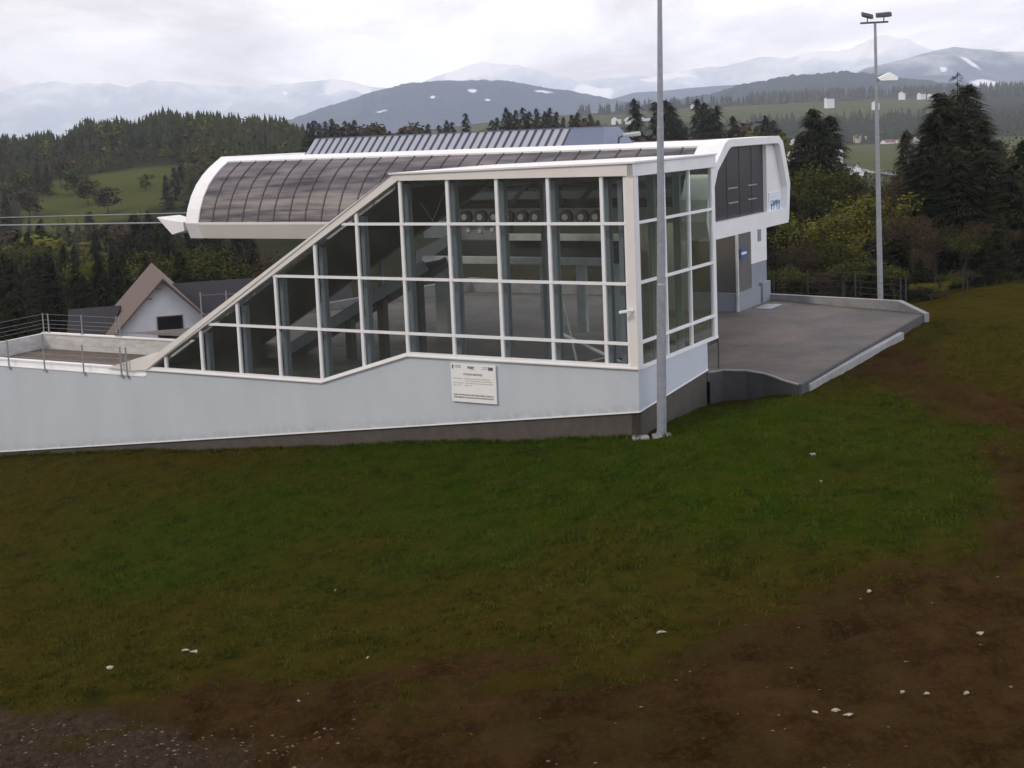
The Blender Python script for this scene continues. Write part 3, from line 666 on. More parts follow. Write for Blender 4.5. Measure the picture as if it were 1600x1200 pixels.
# ================================================================== LOW TERRACE AT THE LEFT
rw = thing('terrace_wall', P(35, 0, -4), 'long pale grey retaining wall with white coping left of the glass hall', 'retaining wall')
TE = 52
m = MB(); m.sprism([(25.5, -.36), (TE, -.36), (TE, -.28-.127*TE), (25.5, -3.52)], 0, .34); m.build('wall', MT['render'], rw)
m = MB(); m.sprism([(25.5, -3.52), (TE, -.28-.127*TE), (TE, -8.8), (25.5, -5.2)], .05, .3); m.build('plinth', MT['plinth'], rw)
m = MB(); m.box(25.6, TE, -.03, .2, -.36, -.32); m.bar(P(25.5, -.012, -3.515), P(TE, -.012, -.275-.127*TE), .03, .05); m.build('drip_edge', MT['white'], rw)
m = MB(); m.box(25.4, TE, .201, .5, -.40, -.02); m.build('coping', MT['white'], rw)
m = MB(); m.box(27.2, 42.2, 8.35, 8.65, -1.6, -.22); m.build('back_parapet', MT['peel'], rw)
m = MB(); m.box(27.2, 42.26, 8.30, 8.70, -.22, -.15); m.build('back_coping', MT['cream_sunlit'], rw)
pr = onz(-60, 548, -.2); tq, sq = ts(pr[0], pr[1])
m = MB(); m.prism([P(42.2, 8.35, -1.6), P(42.5, 8.65, -1.6), P(tq+.3, .5, -1.6), P(tq, .5, -1.6)], (0, 0, 1.38)); m.build('side_parapet', MT['peel'], rw)
m = MB(); m.box(25.4, 43.5, .5, 8.35, -1.7, -1.08); m.build('gravel_floor', MT['gravel'], rw)
def fence(name, label, posts, wires, mt, fit=None, r=.03, cat='fence'):
    """posts: list of (t,s,z0,z1); wires: fractions of the post height"""
    o = thing(name, P(*posts[0][:3]), label, cat)
    for t, s_, z0, z1 in posts:
        m = MB(); m.box(t-.028, t+.028, s_-.028, s_+.028, z0, z1); m.box(t-.08, t+.08, s_-.08, s_+.08, z0, z0+.05); m.build('post', mt, o)
    for f in wires:
        m = MB()
        for p, q in zip(posts[:-1], posts[1:]): m.tube(P(p[0], p[1], p[2]+(p[3]-p[2])*f), P(q[0], q[1], q[2]+(q[3]-q[2])*f), r*.4, n=5)
        m.build('wire', mt, o)
    return o
pp = []
for x, yb in ((-60, 562), (14, 569), (70, 575), (131, 580), (190, 584), (199, 585)):
    t, z = ons(x, yb, -.06); pp.append((t, -.06, -.42, 1.02))
fence('wire_fence', 'galvanised post and wire fence fixed to the front of the left terrace wall', pp, (.25, .42, .6, .78, .95), MT['machine'], r=.02)
pp = []
for x in (-60, 17):
    t, z = ons(x, 530, 5); s_ = 5 if x > 0 else 2; pp.append((tq+(42.3-tq)*(s_-.5)/8, s_, -.2, .95))
for x in (69, 77, 129, 183, 188): t, z = ons(x, 523, 8.5); pp.append((t, 8.5, -.16, .98))
fence('wire_fence', 'galvanised post and wire fence on the back parapet of the left terrace', pp, (.25, .45, .65, .95), MT['machine'], r=.02)
pp = []
for x, yb in ((316, 502), (356, 500), (400, 498)): a = onz(x, yb, 0); t, s_ = ts(a[0], a[1]); pp.append((t, s_, -.1, 1.75))
fence('wire_fence', 'two pale fence posts before the dark house roof', pp, (.3, .9), MT['hub'])

# ================================================================== PAVED YARD
kp = [onz(x, y, 0) for x, y in ((1102, 577), (1130, 578), (1165, 579), (1190, 583), (1207, 588), (1222, 594), (1247, 601))]
kts = [ts(p[0], p[1]) for p in kp]
kts[0] = (0.0, 7.15)
yard = kts+[(-4.35, 26.7), (5.6, 30.6), (26, 30.4), (33.6, 11.3), (36.2, 8.75), (27.2, 8.75), (25.5, 8.2), (0, 8.2)]
def yard_mat():
    m = bpy.data.materials.new('block_paving'); m.use_nodes = True; t = m.node_tree; b = t.nodes['Principled BSDF']
    geo = N(t, 'ShaderNodeNewGeometry'); q = N(t, 'ShaderNodeMapping'); q.inputs['Rotation'].default_value = (0, 0, ANG); t.links.new(geo.outputs['Position'], q.inputs[0])
    br = N(t, 'ShaderNodeTexBrick'); br.inputs['Scale'].default_value = 1.0; br.inputs['Brick Width'].default_value = .42; br.inputs['Row Height'].default_value = .21; br.inputs['Mortar Size'].default_value = .02
    br.inputs['Color1'].default_value = (.120, .104, .088, 1); br.inputs['Color2'].default_value = (.088, .077, .067, 1); br.inputs['Mortar'].default_value = (.035, .03, .028, 1)
    t.links.new(q.outputs[0], br.inputs[0])
    n = N(t, 'ShaderNodeTexNoise'); n.inputs['Scale'].default_value = .35; n.inputs['Detail'].default_value = 6; t.links.new(geo.outputs['Position'], n.inputs[0])
    mx = N(t, 'ShaderNodeMix', data_type='RGBA', blend_type='MULTIPLY'); mx.inputs[0].default_value = 1
    rr = N(t, 'ShaderNodeValToRGB'); rr.color_ramp.elements[0].position = .35; rr.color_ramp.elements[0].color = (.62, .62, .64, 1); rr.color_ramp.elements[1].position = .65; rr.color_ramp.elements[1].color = (1.3, 1.15, 1.07, 1)
    t.links.new(n.outputs[0], rr.inputs[0]); t.links.new(br.outputs[0], mx.inputs[6]); t.links.new(rr.outputs[0], mx.inputs[7]); t.links.new(mx.outputs[2], b.inputs['Base Color'])
    b.inputs['Roughness'].default_value = .75
    bp = N(t, 'ShaderNodeBump'); bp.inputs['Strength'].default_value = .4; bp.inputs['Distance'].default_value = .02; t.links.new(br.outputs['Fac'], bp.inputs['Height']); bp.invert = True; t.links.new(bp.outputs[0], b.inputs['Normal'])
    return m
m = MB(); m.add([P(a, b, 0) for a, b in yard], [tuple(range(len(yard)))]); tag(m.build('pavement', yard_mat(), fix=False), kind='structure')
for f in bpy.data.objects['pavement'].data.polygons:
    if f.normal.z < 0: bpy.data.objects['pavement'].data.flip_normals(); break
# retaining edge of the yard
kw = thing('yard_retaining_wall', P(-2, 6.5, -1), 'dark concrete edge below the near corner of the paved yard', 'retaining wall')
m = MB()
for (a, b), (c, d) in zip(kts[:-1], kts[1:]):
    m.hexa([P(a, b-.02, -1.6), P(c, d-.02, -1.6), P(c+.02, d+.14, -1.6), P(a, b+.14, -1.6), P(a, b-.02, -.03), P(c, d-.02, -.03), P(c+.02, d+.14, -.03), P(a, b+.14, -.03)])
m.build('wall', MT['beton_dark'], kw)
m = MB()
for (a, b), (c, d) in zip(kts[:-1], kts[1:]):
    m.hexa([P(a, b-.06, -.029), P(c, d-.06, -.029), P(c, d+.09, -.029), P(a, b+.09, -.029), P(a, b-.06, .03), P(c, d-.06, .03), P(c, d+.09, .03), P(a, b+.09, .03)])
m.build('edge', MT['concrete'], kw)
e0 = kts[-1]
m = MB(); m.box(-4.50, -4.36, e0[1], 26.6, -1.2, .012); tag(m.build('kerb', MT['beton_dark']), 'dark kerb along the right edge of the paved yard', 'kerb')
m = MB(); a = ts(*onz(1258, 600, -.12)[:2]); b = ts(*onz(1406, 519, -.12)[:2])
m.hexa([P(a[0], a[1], -.7), P(a[0]-.2, a[1]+.1, -.7), P(b[0]-.2, b[1], -.7), P(b[0], b[1], -.7), P(a[0], a[1], -.10), P(a[0]-.2, a[1]+.1, -.14), P(b[0]-.2, b[1], -.14), P(b[0], b[1], -.10)])
tag(m.build('channel', MT['concrete']), 'pale concrete channel strip beside the kerb of the paved yard', 'drain channel')
# back parapet
bp_ = thing('yard_parapet', P(5.6, 30.6, 0), 'low grey concrete parapet along the far side of the paved yard', 'low wall')
def wallseg(m, a, b, z0a, z1a, z0b, z1b, w=.3):
    A = Vector(P(*a, 0)); B = Vector(P(*b, 0)); d = (B-A).normalized(); n = Vector((-d.y, d.x, 0))*w
    m.hexa([A+Vector((0, 0, z0a)), B+Vector((0, 0, z0b)), B+n+Vector((0, 0, z0b)), A+n+Vector((0, 0, z0a)), A+Vector((0, 0, z1a)), B+Vector((0, 0, z1b)), B+n+Vector((0, 0, z1b)), A+n+Vector((0, 0, z1a))])
m = MB(); rt = ts(*onz(1452, 491, 0)[:2]); r0 = ts(*onz(1410, 485, 0)[:2])
wallseg(m, rt, r0, -1.2, .06, -1.2, .55, .34); wallseg(m, r0, (5.6, 30.6), -1.2, .55, -1.2, .32, .34); m.build('wall', MT['concrete'], bp_)
m = MB(); wallseg(m, (5.6, 30.61), (26.2, 30.41), -1.2, .32, -1.2, .9, .3); wallseg(m, (26.2, 30.41), (33.7, 11.4), -1.2, .9, -1.2, .05, .3); m.build('wall', MT['concrete'], bp_)
pp = []
for x in (1205, 1258, 1333, 1404, 1412):
    a = onz(x, 466 if x < 1350 else 469, .1); t, s_ = ts(a[0], a[1]); pp.append((t, s_+.5, -.2, 1.6 if x < 1400 else 1.35))
fence('wire_fence', 'thin dark wire fence behind the parapet of the paved yard', pp, (.3, .5, .7, .95), MT['dark'], r=.02)
# manhole plate
a = onz(1200, 479, .006); t, s_ = ts(a[0], a[1]); m = MB(); m.box(t-.5, t+.45, s_-1.0, s_+1.0, .004, .03); tag(m.build('cover_plate', MT['bluesteel'], bevel=.01), 'blue grey metal cover plate lying on the paved yard', 'cover plate')

# ================================================================== ENTRANCE BUILDING UNDER THE STATION
eb = thing('entrance_cabin', P(6, 28, 0), 'white and grey cabin with a stepped base under the right end of the lift station', 'cabin')
g1 = mat('grey_board', (.22, .24, .27), .7, noise=(1, .3, (.17, .19, .21))); g2 = mat('dark_board', (.10, .095, .09), .7, noise=(1, .4, (.07, .065, .06)))
sa, za = ont(1175, 412, 5.5); sb, _ = ont(1200, 400, 5.5)
s0 = ont(1175, 450, 5.5)[0]; s1 = ont(1199, 450, 5.5)[0]
m = MB(); m.box(5.5, 11.5, s0, s1, za-.02, 5.3); m.build('upper_wall', MT['white'], eb)
m = MB(); m.box(5.52, 11.5, s0+.02, s1-.02, .9, za-.021); m.build('lower_wall', g1, eb)
sc_ = ont(1155, 470, 5.3)[0]
m = MB(); m.box(5.3, 12, sc_, s0+.9, 0.0, 1.0); m.box(5.3, 12, s0+1.25, s1+.0, 0.0, 1.15); m.box(5.6, 12, s0+.9, s0+1.25, 0, 1.05); m.build('base_block', g1, eb)
m = MB(); m.box(5.54, 11.5, sc_+.25, s0, .95, 5.2); m.build('front_wall', g2, eb)
m = MB(); a = ont(1184, 356, 5.48); b = ont(1189, 376, 5.48); m.box(5.46, 5.5, a[0], b[0], b[1], a[1]); m.build('vent', g1, eb)
m = MB(); m.box(5.30, 5.42, sc_-.12, sc_+.05, 0, 5.35); m.build('door_post', MT['palemach'], eb)
m = MB(); m.box(8.2, 12.2, sc_-.4, sc_+.2, 0, 5.3); m.build('side_wall', mat('pale_board', (.30, .30, .29), .7), eb)
m = MB(); m.box(5.6, 11.2, 30.0-2.0, 28.2, 1.0, 5.2)
sg = thing('direction_sign', P(5.25, sc_+.6, 2.4), 'small blue sign with a white stripe on the cabin wall', 'sign')
a = ont(1158, 389, 5.24); b = ont(1166, 402, 5.24)
m = MB(); m.box(5.24, 5.29, a[0], b[0]+.1, b[1], a[1]); m.build('board', MT['bluebox'] if 0 else mat('sign_blue', (.04, .08, .25), .5), sg)
m = MB(); zc = (a[1]+b[1])/2; m.box(5.235, 5.239, a[0]+.05, b[0]+.05, zc-.07, zc+.07); m.build('stripe', MT['white'], sg)
tn = thing('ticket_reader', P(5.2, 25, 0), 'grey post with a box and an orange edged panel before the cabin', 'ticket reader')
q = onz(1147, 482, 0); t, s_ = ts(q[0], q[1]); m = MB(); m.box(t-.1, t+.1, s_-.14, s_+.14, 0, 2.0); m.build('post', MT['machine'], tn)
m = MB(); m.box(t-.2, t+.2, s_-.22, s_+.5, 1.95, 2.55); m.build('box', MT['hub'], tn, bevel=.03)
m = MB(); m.box(t-.05, t+.25, s_-.42, s_-.23, 1.75, 2.6); m.build('panel', mat('orange_panel', (.55, .36, .22), .5), tn)

# ================================================================== INFORMATION BOARD
a = ons(704, 567, -.08); b = ons(776, 621, -.08); tl, tr_ = a[0], b[0]; zt_, zb_ = a[1], b[1]; bw = tl-tr_; bh = 1.58; zt_ = (a[1]+ons(775, 571, -.08)[1])/2; zb_ = zt_-bh
ib = thing('information_board', P((tl+tr_)/2, -.08, zb_), 'white information board with small print mounted on the grey wall below the glass', 'information board')
m = MB(); m.box(tr_, tl, -.09, -.03, zb_, zt_); brd = m.build('board', mat('board_white', (.78, .78, .76), .4, noise=(2, .2, (.66, .65, .6))), ib)
m = MB(); m.box(tr_+.1, tl-.1, -.029, -.001, zb_+.2, zb_+.26); m.box(tr_+.1, tl-.1, -.029, -.001, zt_-.26, zt_-.2); m.build('bracket', MT['dark'], ib)
ink = mat('ink', (.09, .09, .10), .6); black = mat('black_ink', (.012, .012, .016), .6)
def bt(u, v): return P(tl-u*bw, -.0935, zt_-v*bh)
ex = -Tv
def line(body, u, v, h, mt, wd=None, align='LEFT', off=0, name='lettering'):
    vs, fs = text_mesh(body, h, align, off); 
    L = max(p.x for p in vs)-min(p.x for p in vs); k = 1 if wd is None else wd*bw/L
    m = MB(); m.add([Vector(bt(u, v))+ex*(p.x*k)+Zv*p.y for p in vs], fs); m.build(name, mt, brd, fix=False)
def quad(u0, v0, u1, v1, mt, name='logo'):
    m = MB(); m.add([bt(u0, v0), bt(u1, v0), bt(u1, v1), bt(u0, v1)], [(0, 1, 2, 3)]); m.build(name, mt, brd, fix=False)
red = mat('red_ink', (.35, .02, .03), .5); eu = mat('flag_blue', (.008, .02, .14), .5); yel = mat('star_yellow', (.6, .45, .03), .5)
quad(.035, .04, .065, .075, black); quad(.03, .08, .065, .115, black); quad(.035, .117, .06, .145, red)
line('INNOWACYJNA', .095, .075, .075, ink, .14); line('GOSPODARKA', .095, .115, .075, ink, .14)
line('PARP', .38, .125, .14, eu, .15, off=.006); quad(.45, .13, .55, .145, mat('pale_blue', (.25, .5, .65), .5))
line('UNIA EUROPEJSKA', .70, .085, .055, ink, .14); line('FUNDUSZ ROZWOJU', .70, .13, .05, ink, .14)
quad(.845, .06, .945, .145, eu)
m = MB()
for k in range(12):
    q = k*pi/6; c = Vector(bt(.895+.028*cos(q)*.8, .1025+.03*sin(q))); c += Vector((-SX*.002, -SY*.002, 0)); m.add([c+ex*.012, c+Zv*.012, c-ex*.012, c-Zv*.012], [(0, 1, 2, 3)])
m.build('stars', yel, brd, fix=False)
line('DOTACJE NA INNOWACJE', .28, .295, .105, ink, .42, off=.003)
for v, s1_, w1, s2_, w2 in ((.40, 'Tytuł projektu:', .20, 'Budowa kolei linowej krzesełkowej', .56), (.455, '', 0, 'wraz z infrastrukturą towarzyszącą', .60),
                        (.515, 'Wartość projektu:', .24, 'Kwota dofinansowania z Unii Europejskiej', .62), (.575, 'Okres realizacji:', .19, '2008 - 2010', .16)):
    if s1_: line(s1_, .045, v, .062, ink, w1)
    line(s2_, .31, v, .062, ink, w2)
line('PROJEKT WSPÓŁFINANSOWANY PRZEZ UNIĘ EUROPEJSKĄ ZE ŚRODKÓW', .045, .83, .075, ink, .90, off=.003)
line('EUROPEJSKIEGO FUNDUSZU ROZWOJU REGIONALNEGO', .045, .895, .075, ink, .90, off=.003)

# ================================================================== CCTV
t, z = ons(987, 485, -.04)
cc = thing('security_camera', P(t, -.04, z), 'small white security camera on the corner post of the glass hall', 'security camera')
m = MB(); m.tube(P(t, -.036, z), P(t, -.10, z), .07, n=12); m.tube(P(t, -.08, z), P(t+.1, -.22, z-.02), .025, n=8); m.build('bracket', MT['white'], cc)
m = MB(); m.bar(P(t+.06, -.24, z), P(t+.40, -.30, z-.06), .11, .11); cb = m.build('housing', MT['white'], cc, bevel=.02)
m = MB(); m.bar(P(t+.401, -.30, z-.06), P(t+.42, -.303, z-.063), .07, .07); m.build('lens', MT['dark'], cb)

# ================================================================== LIGHT MASTS
def mast(px, py, zg, h, r0, r1, lean, label, lamps):
    if zg is None: x, y, zg = ongnd(px, py)
    else: x, y, _ = onz(px, py, zg)
    zg = min(zg, gz(x, y))
    o = thing('floodlight_mast', (x, y, zg), label, 'light mast', 'tall galvanised floodlight masts')
    top = (x+lean*h, y, zg+h)
    m = MB(); pts = [(0, r0), (.33, r0*.85+r1*.15), (.332, r0*.72+r1*.28), (.66, r0*.45+r1*.55), (.662, r0*.36+r1*.64), (1, r1)]
    for (f0, ra), (f1, rb) in zip(pts[:-1], pts[1:]): m.tube(Vector((x, y, zg)).lerp(Vector(top), f0), Vector((x, y, zg)).lerp(Vector(top), f1), ra, rb, n=16)
    m.build('pole', MT['galv'], o, smooth=True)
    m = MB(); m.wbox(x-.34, x+.34, y-.34, y+.34, zg-.5, zg+.06); m.build('footing', MT['concrete'], o, bevel=.02)
    m = MB(); m.tube((x, y, zg+.061), (x, y, zg+.10), r0*2.0, n=16)
    for k in range(6): q = k*pi/3; m.tube((x+cos(q)*r0*1.6, y+sin(q)*r0*1.6, zg+.1), (x+cos(q)*r0*1.6, y+sin(q)*r0*1.6, zg+.16), .03, n=6)
    m.build('base_plate', MT['galv'], o)
    m = MB(); m.bar((top[0]-.85, top[1], top[2]), (top[0]+.75, top[1], top[2]+.02), .1, .1); m.build('crossbar', MT['dark'], o)
    for dx, yaw, w in ((-.8, -.55, .62), (.15, .15, .86)):
        c = Vector((top[0]+dx+.35, top[1], top[2]+.45)); m = MB()
        ax = Vector((cos(yaw), sin(yaw), -.35 if dx < 0 else .04)).normalized(); fy = Vector((0, -1, 0)); up = Vector((0, .35, .94))
        A = c-ax*w/2; B = c+ax*w/2
        m.hexa([A-up*.16-fy*.25, B-up*.16-fy*.25, B-up*.16+fy*.25, A-up*.16+fy*.25, A+up*.14-fy*.18, B+up*.17-fy*.18, B+up*.10+fy*.22, A+up*.07+fy*.22])
        f = m.build('floodlight', MT['dark'], o, bevel=.03)
        m = MB(); q0 = A-up*.168; q1 = B-up*.168; m.add([q0-fy*.2+ax*.06, q1-fy*.2-ax*.06, q1+fy*.2-ax*.06, q0+fy*.2+ax*.06], [(0, 1, 2, 3)]); m.build('glass_front', MT['hub'], f, fix=False)
        m = MB(); m.tube(c-up*.17, (c.x, c.y, top[2]), .03, n=6); m.build('bracket', MT['dark'], f)
    return o, top
mast(1034, 683, None, 17.6, .185, .075, .0225, 'tall grey mast standing in the grass at the near corner of the glass hall', 1)
o2, top2 = mast(1376, 468, -.3, 17.15, .17, .075, -.012, 'tall grey floodlight mast with two lamps behind the far parapet of the yard', 1)
q = [at(1372, 122, top2[1]-.2), at(1391, 113, top2[1]-.2), at(1397, 116, top2[1]-.2), at(1404, 121, top2[1]-.2), at(1403, 125, top2[1]-.2), at(1376, 126, top2[1]-.2)]
m = MB(); m.prism(q, (0, .5, 0)); m.build('plate', mat('bright_white', (.95, .95, .92), .3), o2)
# concrete pad at the corner
x, y, z = ongnd(1000, 686); m = MB(); m.wbox(x-.3, x+.35, y-.2, y+.3, z-.3, z+.1); tag(m.build('concrete_pad', MT['concrete'], bevel=.04), 'small concrete pad in the grass at the foot of the hall corner', 'concrete pad')

# ================================================================== HOUSES
HW = mat('house_white', (.82, .83, .85), .8, noise=(1.2, .3, (.5, .52, .56))); HR = mat('brown_roof', (.13, .095, .08), .8, noise=(2.5, .5, (.09, .065, .055)), streak=(1, 1, 4))
HD = mat('dark_roof', (.022, .020, .026), .85, noise=(1.5, .5, (.02, .018, .022))); HWD = mat('window_dark', (.02, .017, .017), .25); HRD = mat('red_roof', (.17, .06, .045), .8); HTM = mat('brown_timber', (.10, .06, .04), .8)
HY = mat('warm_plaster', (.55, .47, .36), .8)
def gable_house(name, o, e1, w, l, zb, ze, zr, roofm, over=.5, wall=HW, par=None, th=.18, e2=None):
    """o: ground point under the near gable centre; e1: ridge direction away; w half width; l length; zb base, ze eave, zr ridge"""
    o = Vector((o[0], o[1], 0)); e1 = Vector((e1[0], e1[1], 0)).normalized(); e2 = Vector((e1.y, -e1.x, 0))
    def q(a, b, z): return o+e1*a+e2*b+Zv*z
    m = MB(); n = [(-w, zb), (w, zb), (w, ze), (0, zr-.12), (-w, ze)]
    m.prism([q(0, b, z) for b, z in n], e1*l); wl = m.build('wall', wall, par)
    k = (zr-ze)/w; m = MB()
    for sg_ in (-1, 1):
        m.prism([q(-over, 0, zr), q(-over, sg_*(w+over), ze-k*over), q(-over, sg_*(w+over), ze-k*over+th), q(-over, 0, zr+th)], e1*(l+2*over))
    rf = m.build('roof', roofm, par); return wl, rf, q
hz = 90.0
A = at(254, 434, 90); B = at(237, 410, 102); e1 = (B[0]-A[0], B[1]-A[1]); zr = A[2]
hs = thing('mountain_house', (A[0], A[1], -8), 'white house with a steep brown gable roof and dark roofed wings below the terrace', 'house')
L = math.hypot(*e1); n1 = Vector((e1[0], e1[1], 0)).normalized(); n2 = Vector((n1.y, -n1.x, 0))
wl, rf, q = gable_house('h', Vector(A)+n1*.7, e1, 3.9, L-1, -8, zr-4.3, zr-.2, HR, .75, HW, hs)
m = MB(); m.prism([q(-.04, -.45, zr-4.2), q(-.04, 1.1, zr-4.2), q(-.04, 1.1, zr-2.75), q(-.04, -.45, zr-2.75)], -n1*.0+n1*.02); wn = m.build('window', HWD, hs)
m = MB()
for a_, b_, z0_, z1_ in ((-.53, 1.18, -4.3, -4.2), (-.53, 1.18, -2.75, -2.67), (-.53, -.45, -4.2, -2.75), (1.1, 1.18, -4.2, -2.75)):
    m.prism([q(-.07, a_, zr+z0_), q(-.07, b_, zr+z0_), q(-.07, b_, zr+z1_), q(-.07, a_, zr+z1_)], n1*.05)
m.build('frame', HTM, wn)
# decorative brackets under the ridge
m = MB()
for f in (.35, 1.0): m.bar(q(-.8, -f, zr-f-.1), q(-.8, -f, zr-f-.75), .10, .10); m.bar(q(-.8, -f-.2, zr-f-.35), q(-.8, -f+.2, zr-f-.35), .08, .08)
m.build('bracket', HTM, hs)
# right wing, its long dark slope faces the hall
def slab(par, pts, mt, nm='wing_roof', th=.2): m = MB(); m.prism(pts, (0, 0, th)); return m.build(nm, mt, par)
zw = zr-1.15
slab(hs, [q(4.5, .4, zw), q(4.5, 13.5, zw), q(-.8, 13.5, zw-5.0), q(-.8, 4.6, zw-5.0)], HD)
slab(hs, [q(4.5, .4, zw), q(4.5, 13.5, zw), q(9.8, 13.5, zw-5.0), q(9.8, 4.6, zw-5.0)], HD)
m = MB(); m.prism([q(0, 3.9, -8), q(9, 3.9, -8), q(9, 13, -8), q(0, 13, -8)], (0, 0, zw-4.4+8)); m.build('wing_wall', HW, hs)
m = MB(); c = q(5.2, 8.6, 0); m.wbox(c.x-.3, c.x+.3, c.y-.3, c.y+.3, zw-1.2, zw+.75); m.build('chimney', HD, hs)
m = MB(); m.prism([q(2.9, 5.8, zw-1.28), q(2.9, 7.0, zw-1.28), q(1.6, 7.0, zw-2.50), q(1.6, 5.8, zw-2.50)], (0, 0, .09)); m.build('skylight', mat('skylight', (.10, .12, .22), .15), hs)
# left wing
zw = zr-2.6
slab(hs, [q(6, -2.6, zw), q(6, -6.2, zw), q(1.5, -6.6, zw-3.2), q(1.5, -4.6, zw-3.2)], HD)
slab(hs, [q(6, -2.6, zw), q(6, -6.2, zw), q(10.5, -6.6, zw-3.2), q(10.5, -4.6, zw-3.2)], HD)
m = MB(); m.prism([q(2.2, -4, -8), q(9.8, -4, -8), q(9.8, -5.9, -8), q(2.2, -5.9, -8)], (0, 0, zw-2.7+8)); m.build('wing_wall', HW, hs)
# porch gable before the front
m = MB(); m.prism([q(-2.6, -3.4, zr-6.2), q(-2.6, -1.5, zr-4.6), q(-2.6, .6, zr-6.4), q(-2.6, .6, zr-6.2), q(-2.6, -1.5, zr-4.35), q(-2.6, -3.4, zr-5.95)], n1*2.5); m.build('porch_roof', HD, hs)
m = MB(); m.prism([q(-2.2, -3.0, -8), q(-2.2, .2, -8), q(-2.2, .2, zr-6.3), q(-2.2, -1.5, zr-4.8), q(-2.2, -3.0, zr-6.2)], n1*2.1); m.build('porch_wall', HW, hs)

def small_house(px, py, dist, w, h, ang, roofm, label, wall=HW, l=None, win=True, grp='small houses scattered in the valley'):
    x, y, _ = at(px, py, dist); zb = gz(x, y); z0 = min(zb, at(px, py, dist)[2])-.3
    o = thing('valley_house', (x, y, z0), label, 'house', grp)
    e = (sin(ang), cos(ang)); zt0 = at(px, py, dist)[2]
    wl, rf, q = gable_house('h', (x, y), e, w, l or w*2.6, z0-1, zt0+h*.45, zt0+h, roofm, .5, wall, o, .25)
    if win: 
        m = MB(); m.prism([q(-.05, -w*.3, zt0+h*.15), q(-.05, w*.3, zt0+h*.15), q(-.05, w*.3, zt0+h*.42), q(-.05, -w*.3, zt0+h*.42)], Vector((e[0], e[1], 0))*.03); m.build('window', HWD, o)
        m = MB(); c = q(w*1.3, w*.3, 0); m.wbox(c.x-.4, c.x+.4, c.y-.4, c.y+.4, zt0+h*.6, zt0+h+.9); m.build('chimney', HTM, o)
    return o
small_house(1339, 278, 820, 4.0, 8.6, .25, HD, 'white house with a dark steep gable, right one of the pair beside the far mast')
small_house(1306, 283, 820, 4.2, 8.2, -.55, HD, 'white house with a long black roof, left one of the pair beside the far mast', l=17)
VH = [(1322, 285, 800, 3.2, 3.5, 1.2, HRD, 'low red roofed shed before the pair of steep roofed houses'),
      (1239, 226, 1250, 4, 6, .3, HD, 'small white house with a dark roof at the left end of the roadside row'),
      (1252, 228, 1200, 5, 5, 1.1, HD, 'white house second in the roadside row beyond the station end'),
      (1268, 232, 1150, 5, 4.5, -.4, HD, 'white house third in the roadside row beyond the station end'),
      (1293, 238, 1060, 5, 5, .9, HD, 'pale house at the right end of the roadside row'),
      (1230, 236, 1100, 5, 4.5, .9, HY and HRD, 'orange roofed house below the roadside row'),
      (1380, 225, 1480, 5, 4.5, 1.2, HRD, 'red roofed house just right of the far mast at the field edge'),
      (1400, 224, 1480, 8, 4, 1.4, HRD, 'long low pale building on the far edge of the green field'),
      (1430, 224, 1420, 9, 7, 1.3, HD, 'bright white manor with a dark roof on the far edge of the green field'),
      (1456, 224, 1440, 5, 5, .2, HRD, 'pale house right of the bright white manor'),
      (1337, 215, 1560, 5, 4, 1.2, HD, 'pale yellow house left of the far mast below the woods'),
      (1375, 212, 1600, 5, 6, .4, HRD, 'red roofed house in the trees behind the far mast'),
      (1290, 156, 2300, 7, 6, 1.3, HD, 'white farmhouse with red roof on the high meadow left of the far mast'),
      (1366, 163, 2200, 6, 8, .6, HD, 'small white house on the slope beside the far mast'),
      (1408, 148, 2600, 7, 9, .5, HD, 'leftmost white house on the ridge right of the far mast'),
      (1436, 149, 2600, 7, 8, 1.0, HD, 'middle white house on the ridge right of the far mast'),
      (1452, 150, 2550, 8, 7, 1.2, HD, 'rightmost white house on the ridge right of the far mast'),
      (1530, 171, 2100, 7, 5, 1.2, HD, 'pale farm on the slope right of the tall spruce'),
      (960, 189, 2050, 7, 9, .5, HD, 'dark roofed house in the hamlet above the station roof, left of the white one'),
      (981, 190, 2040, 8, 10, .2, HRD, 'white house with red roof in the hamlet above the station roof'),
      (1004, 187, 2100, 7, 7, 1.2, HD, 'pale house right of the red roofed one in the hamlet above the station roof'),
      (1083, 167, 2500, 7, 9, .5, HD, 'white house among trees just right of the near mast')]
for a_ in VH:
    px, py, d_, w_, h_, an, rm, lb = a_
    small_house(px, py, d_, w_*(.75 if d_ > 2000 else 1), h_*(.7 if d_ > 2000 else 1), an, rm, lb, win=False, wall=HY if 'yellow' in lb or 'orange' in lb else HW)
# valley road
rd = [(1228, 1230), (1262, 1150), (1300, 1060), (1330, 960), (1362, 880), (1420, 800), (1560, 700)]
V = []; F = []
pts = []
for (p0, d0), (p1, d1) in zip(rd[:-1], rd[1:]):
    for k in range(14): f = k/14; d_ = d0+(d1-d0)*f; pts.append(Vector(((p0+(p1-p0)*f-800)/FPX*d_, d_, 0)))
for i, p in enumerate(pts[:-1]):
    d_ = (pts[i+1]-p).normalized(); n_ = Vector((-d_.y, d_.x, 0))*4.5; z = gz(p.x, p.y)+1.2
    V += [p+n_+Zv*z, p-n_+Zv*z]
F = [(2*i, 2*i+1, 2*i+3, 2*i+2) for i in range(len(V)//2-1)]
tag(link('road', npmesh('road', V, F, mat('asphalt', (.16, .15, .16), .8))), kind='structure')

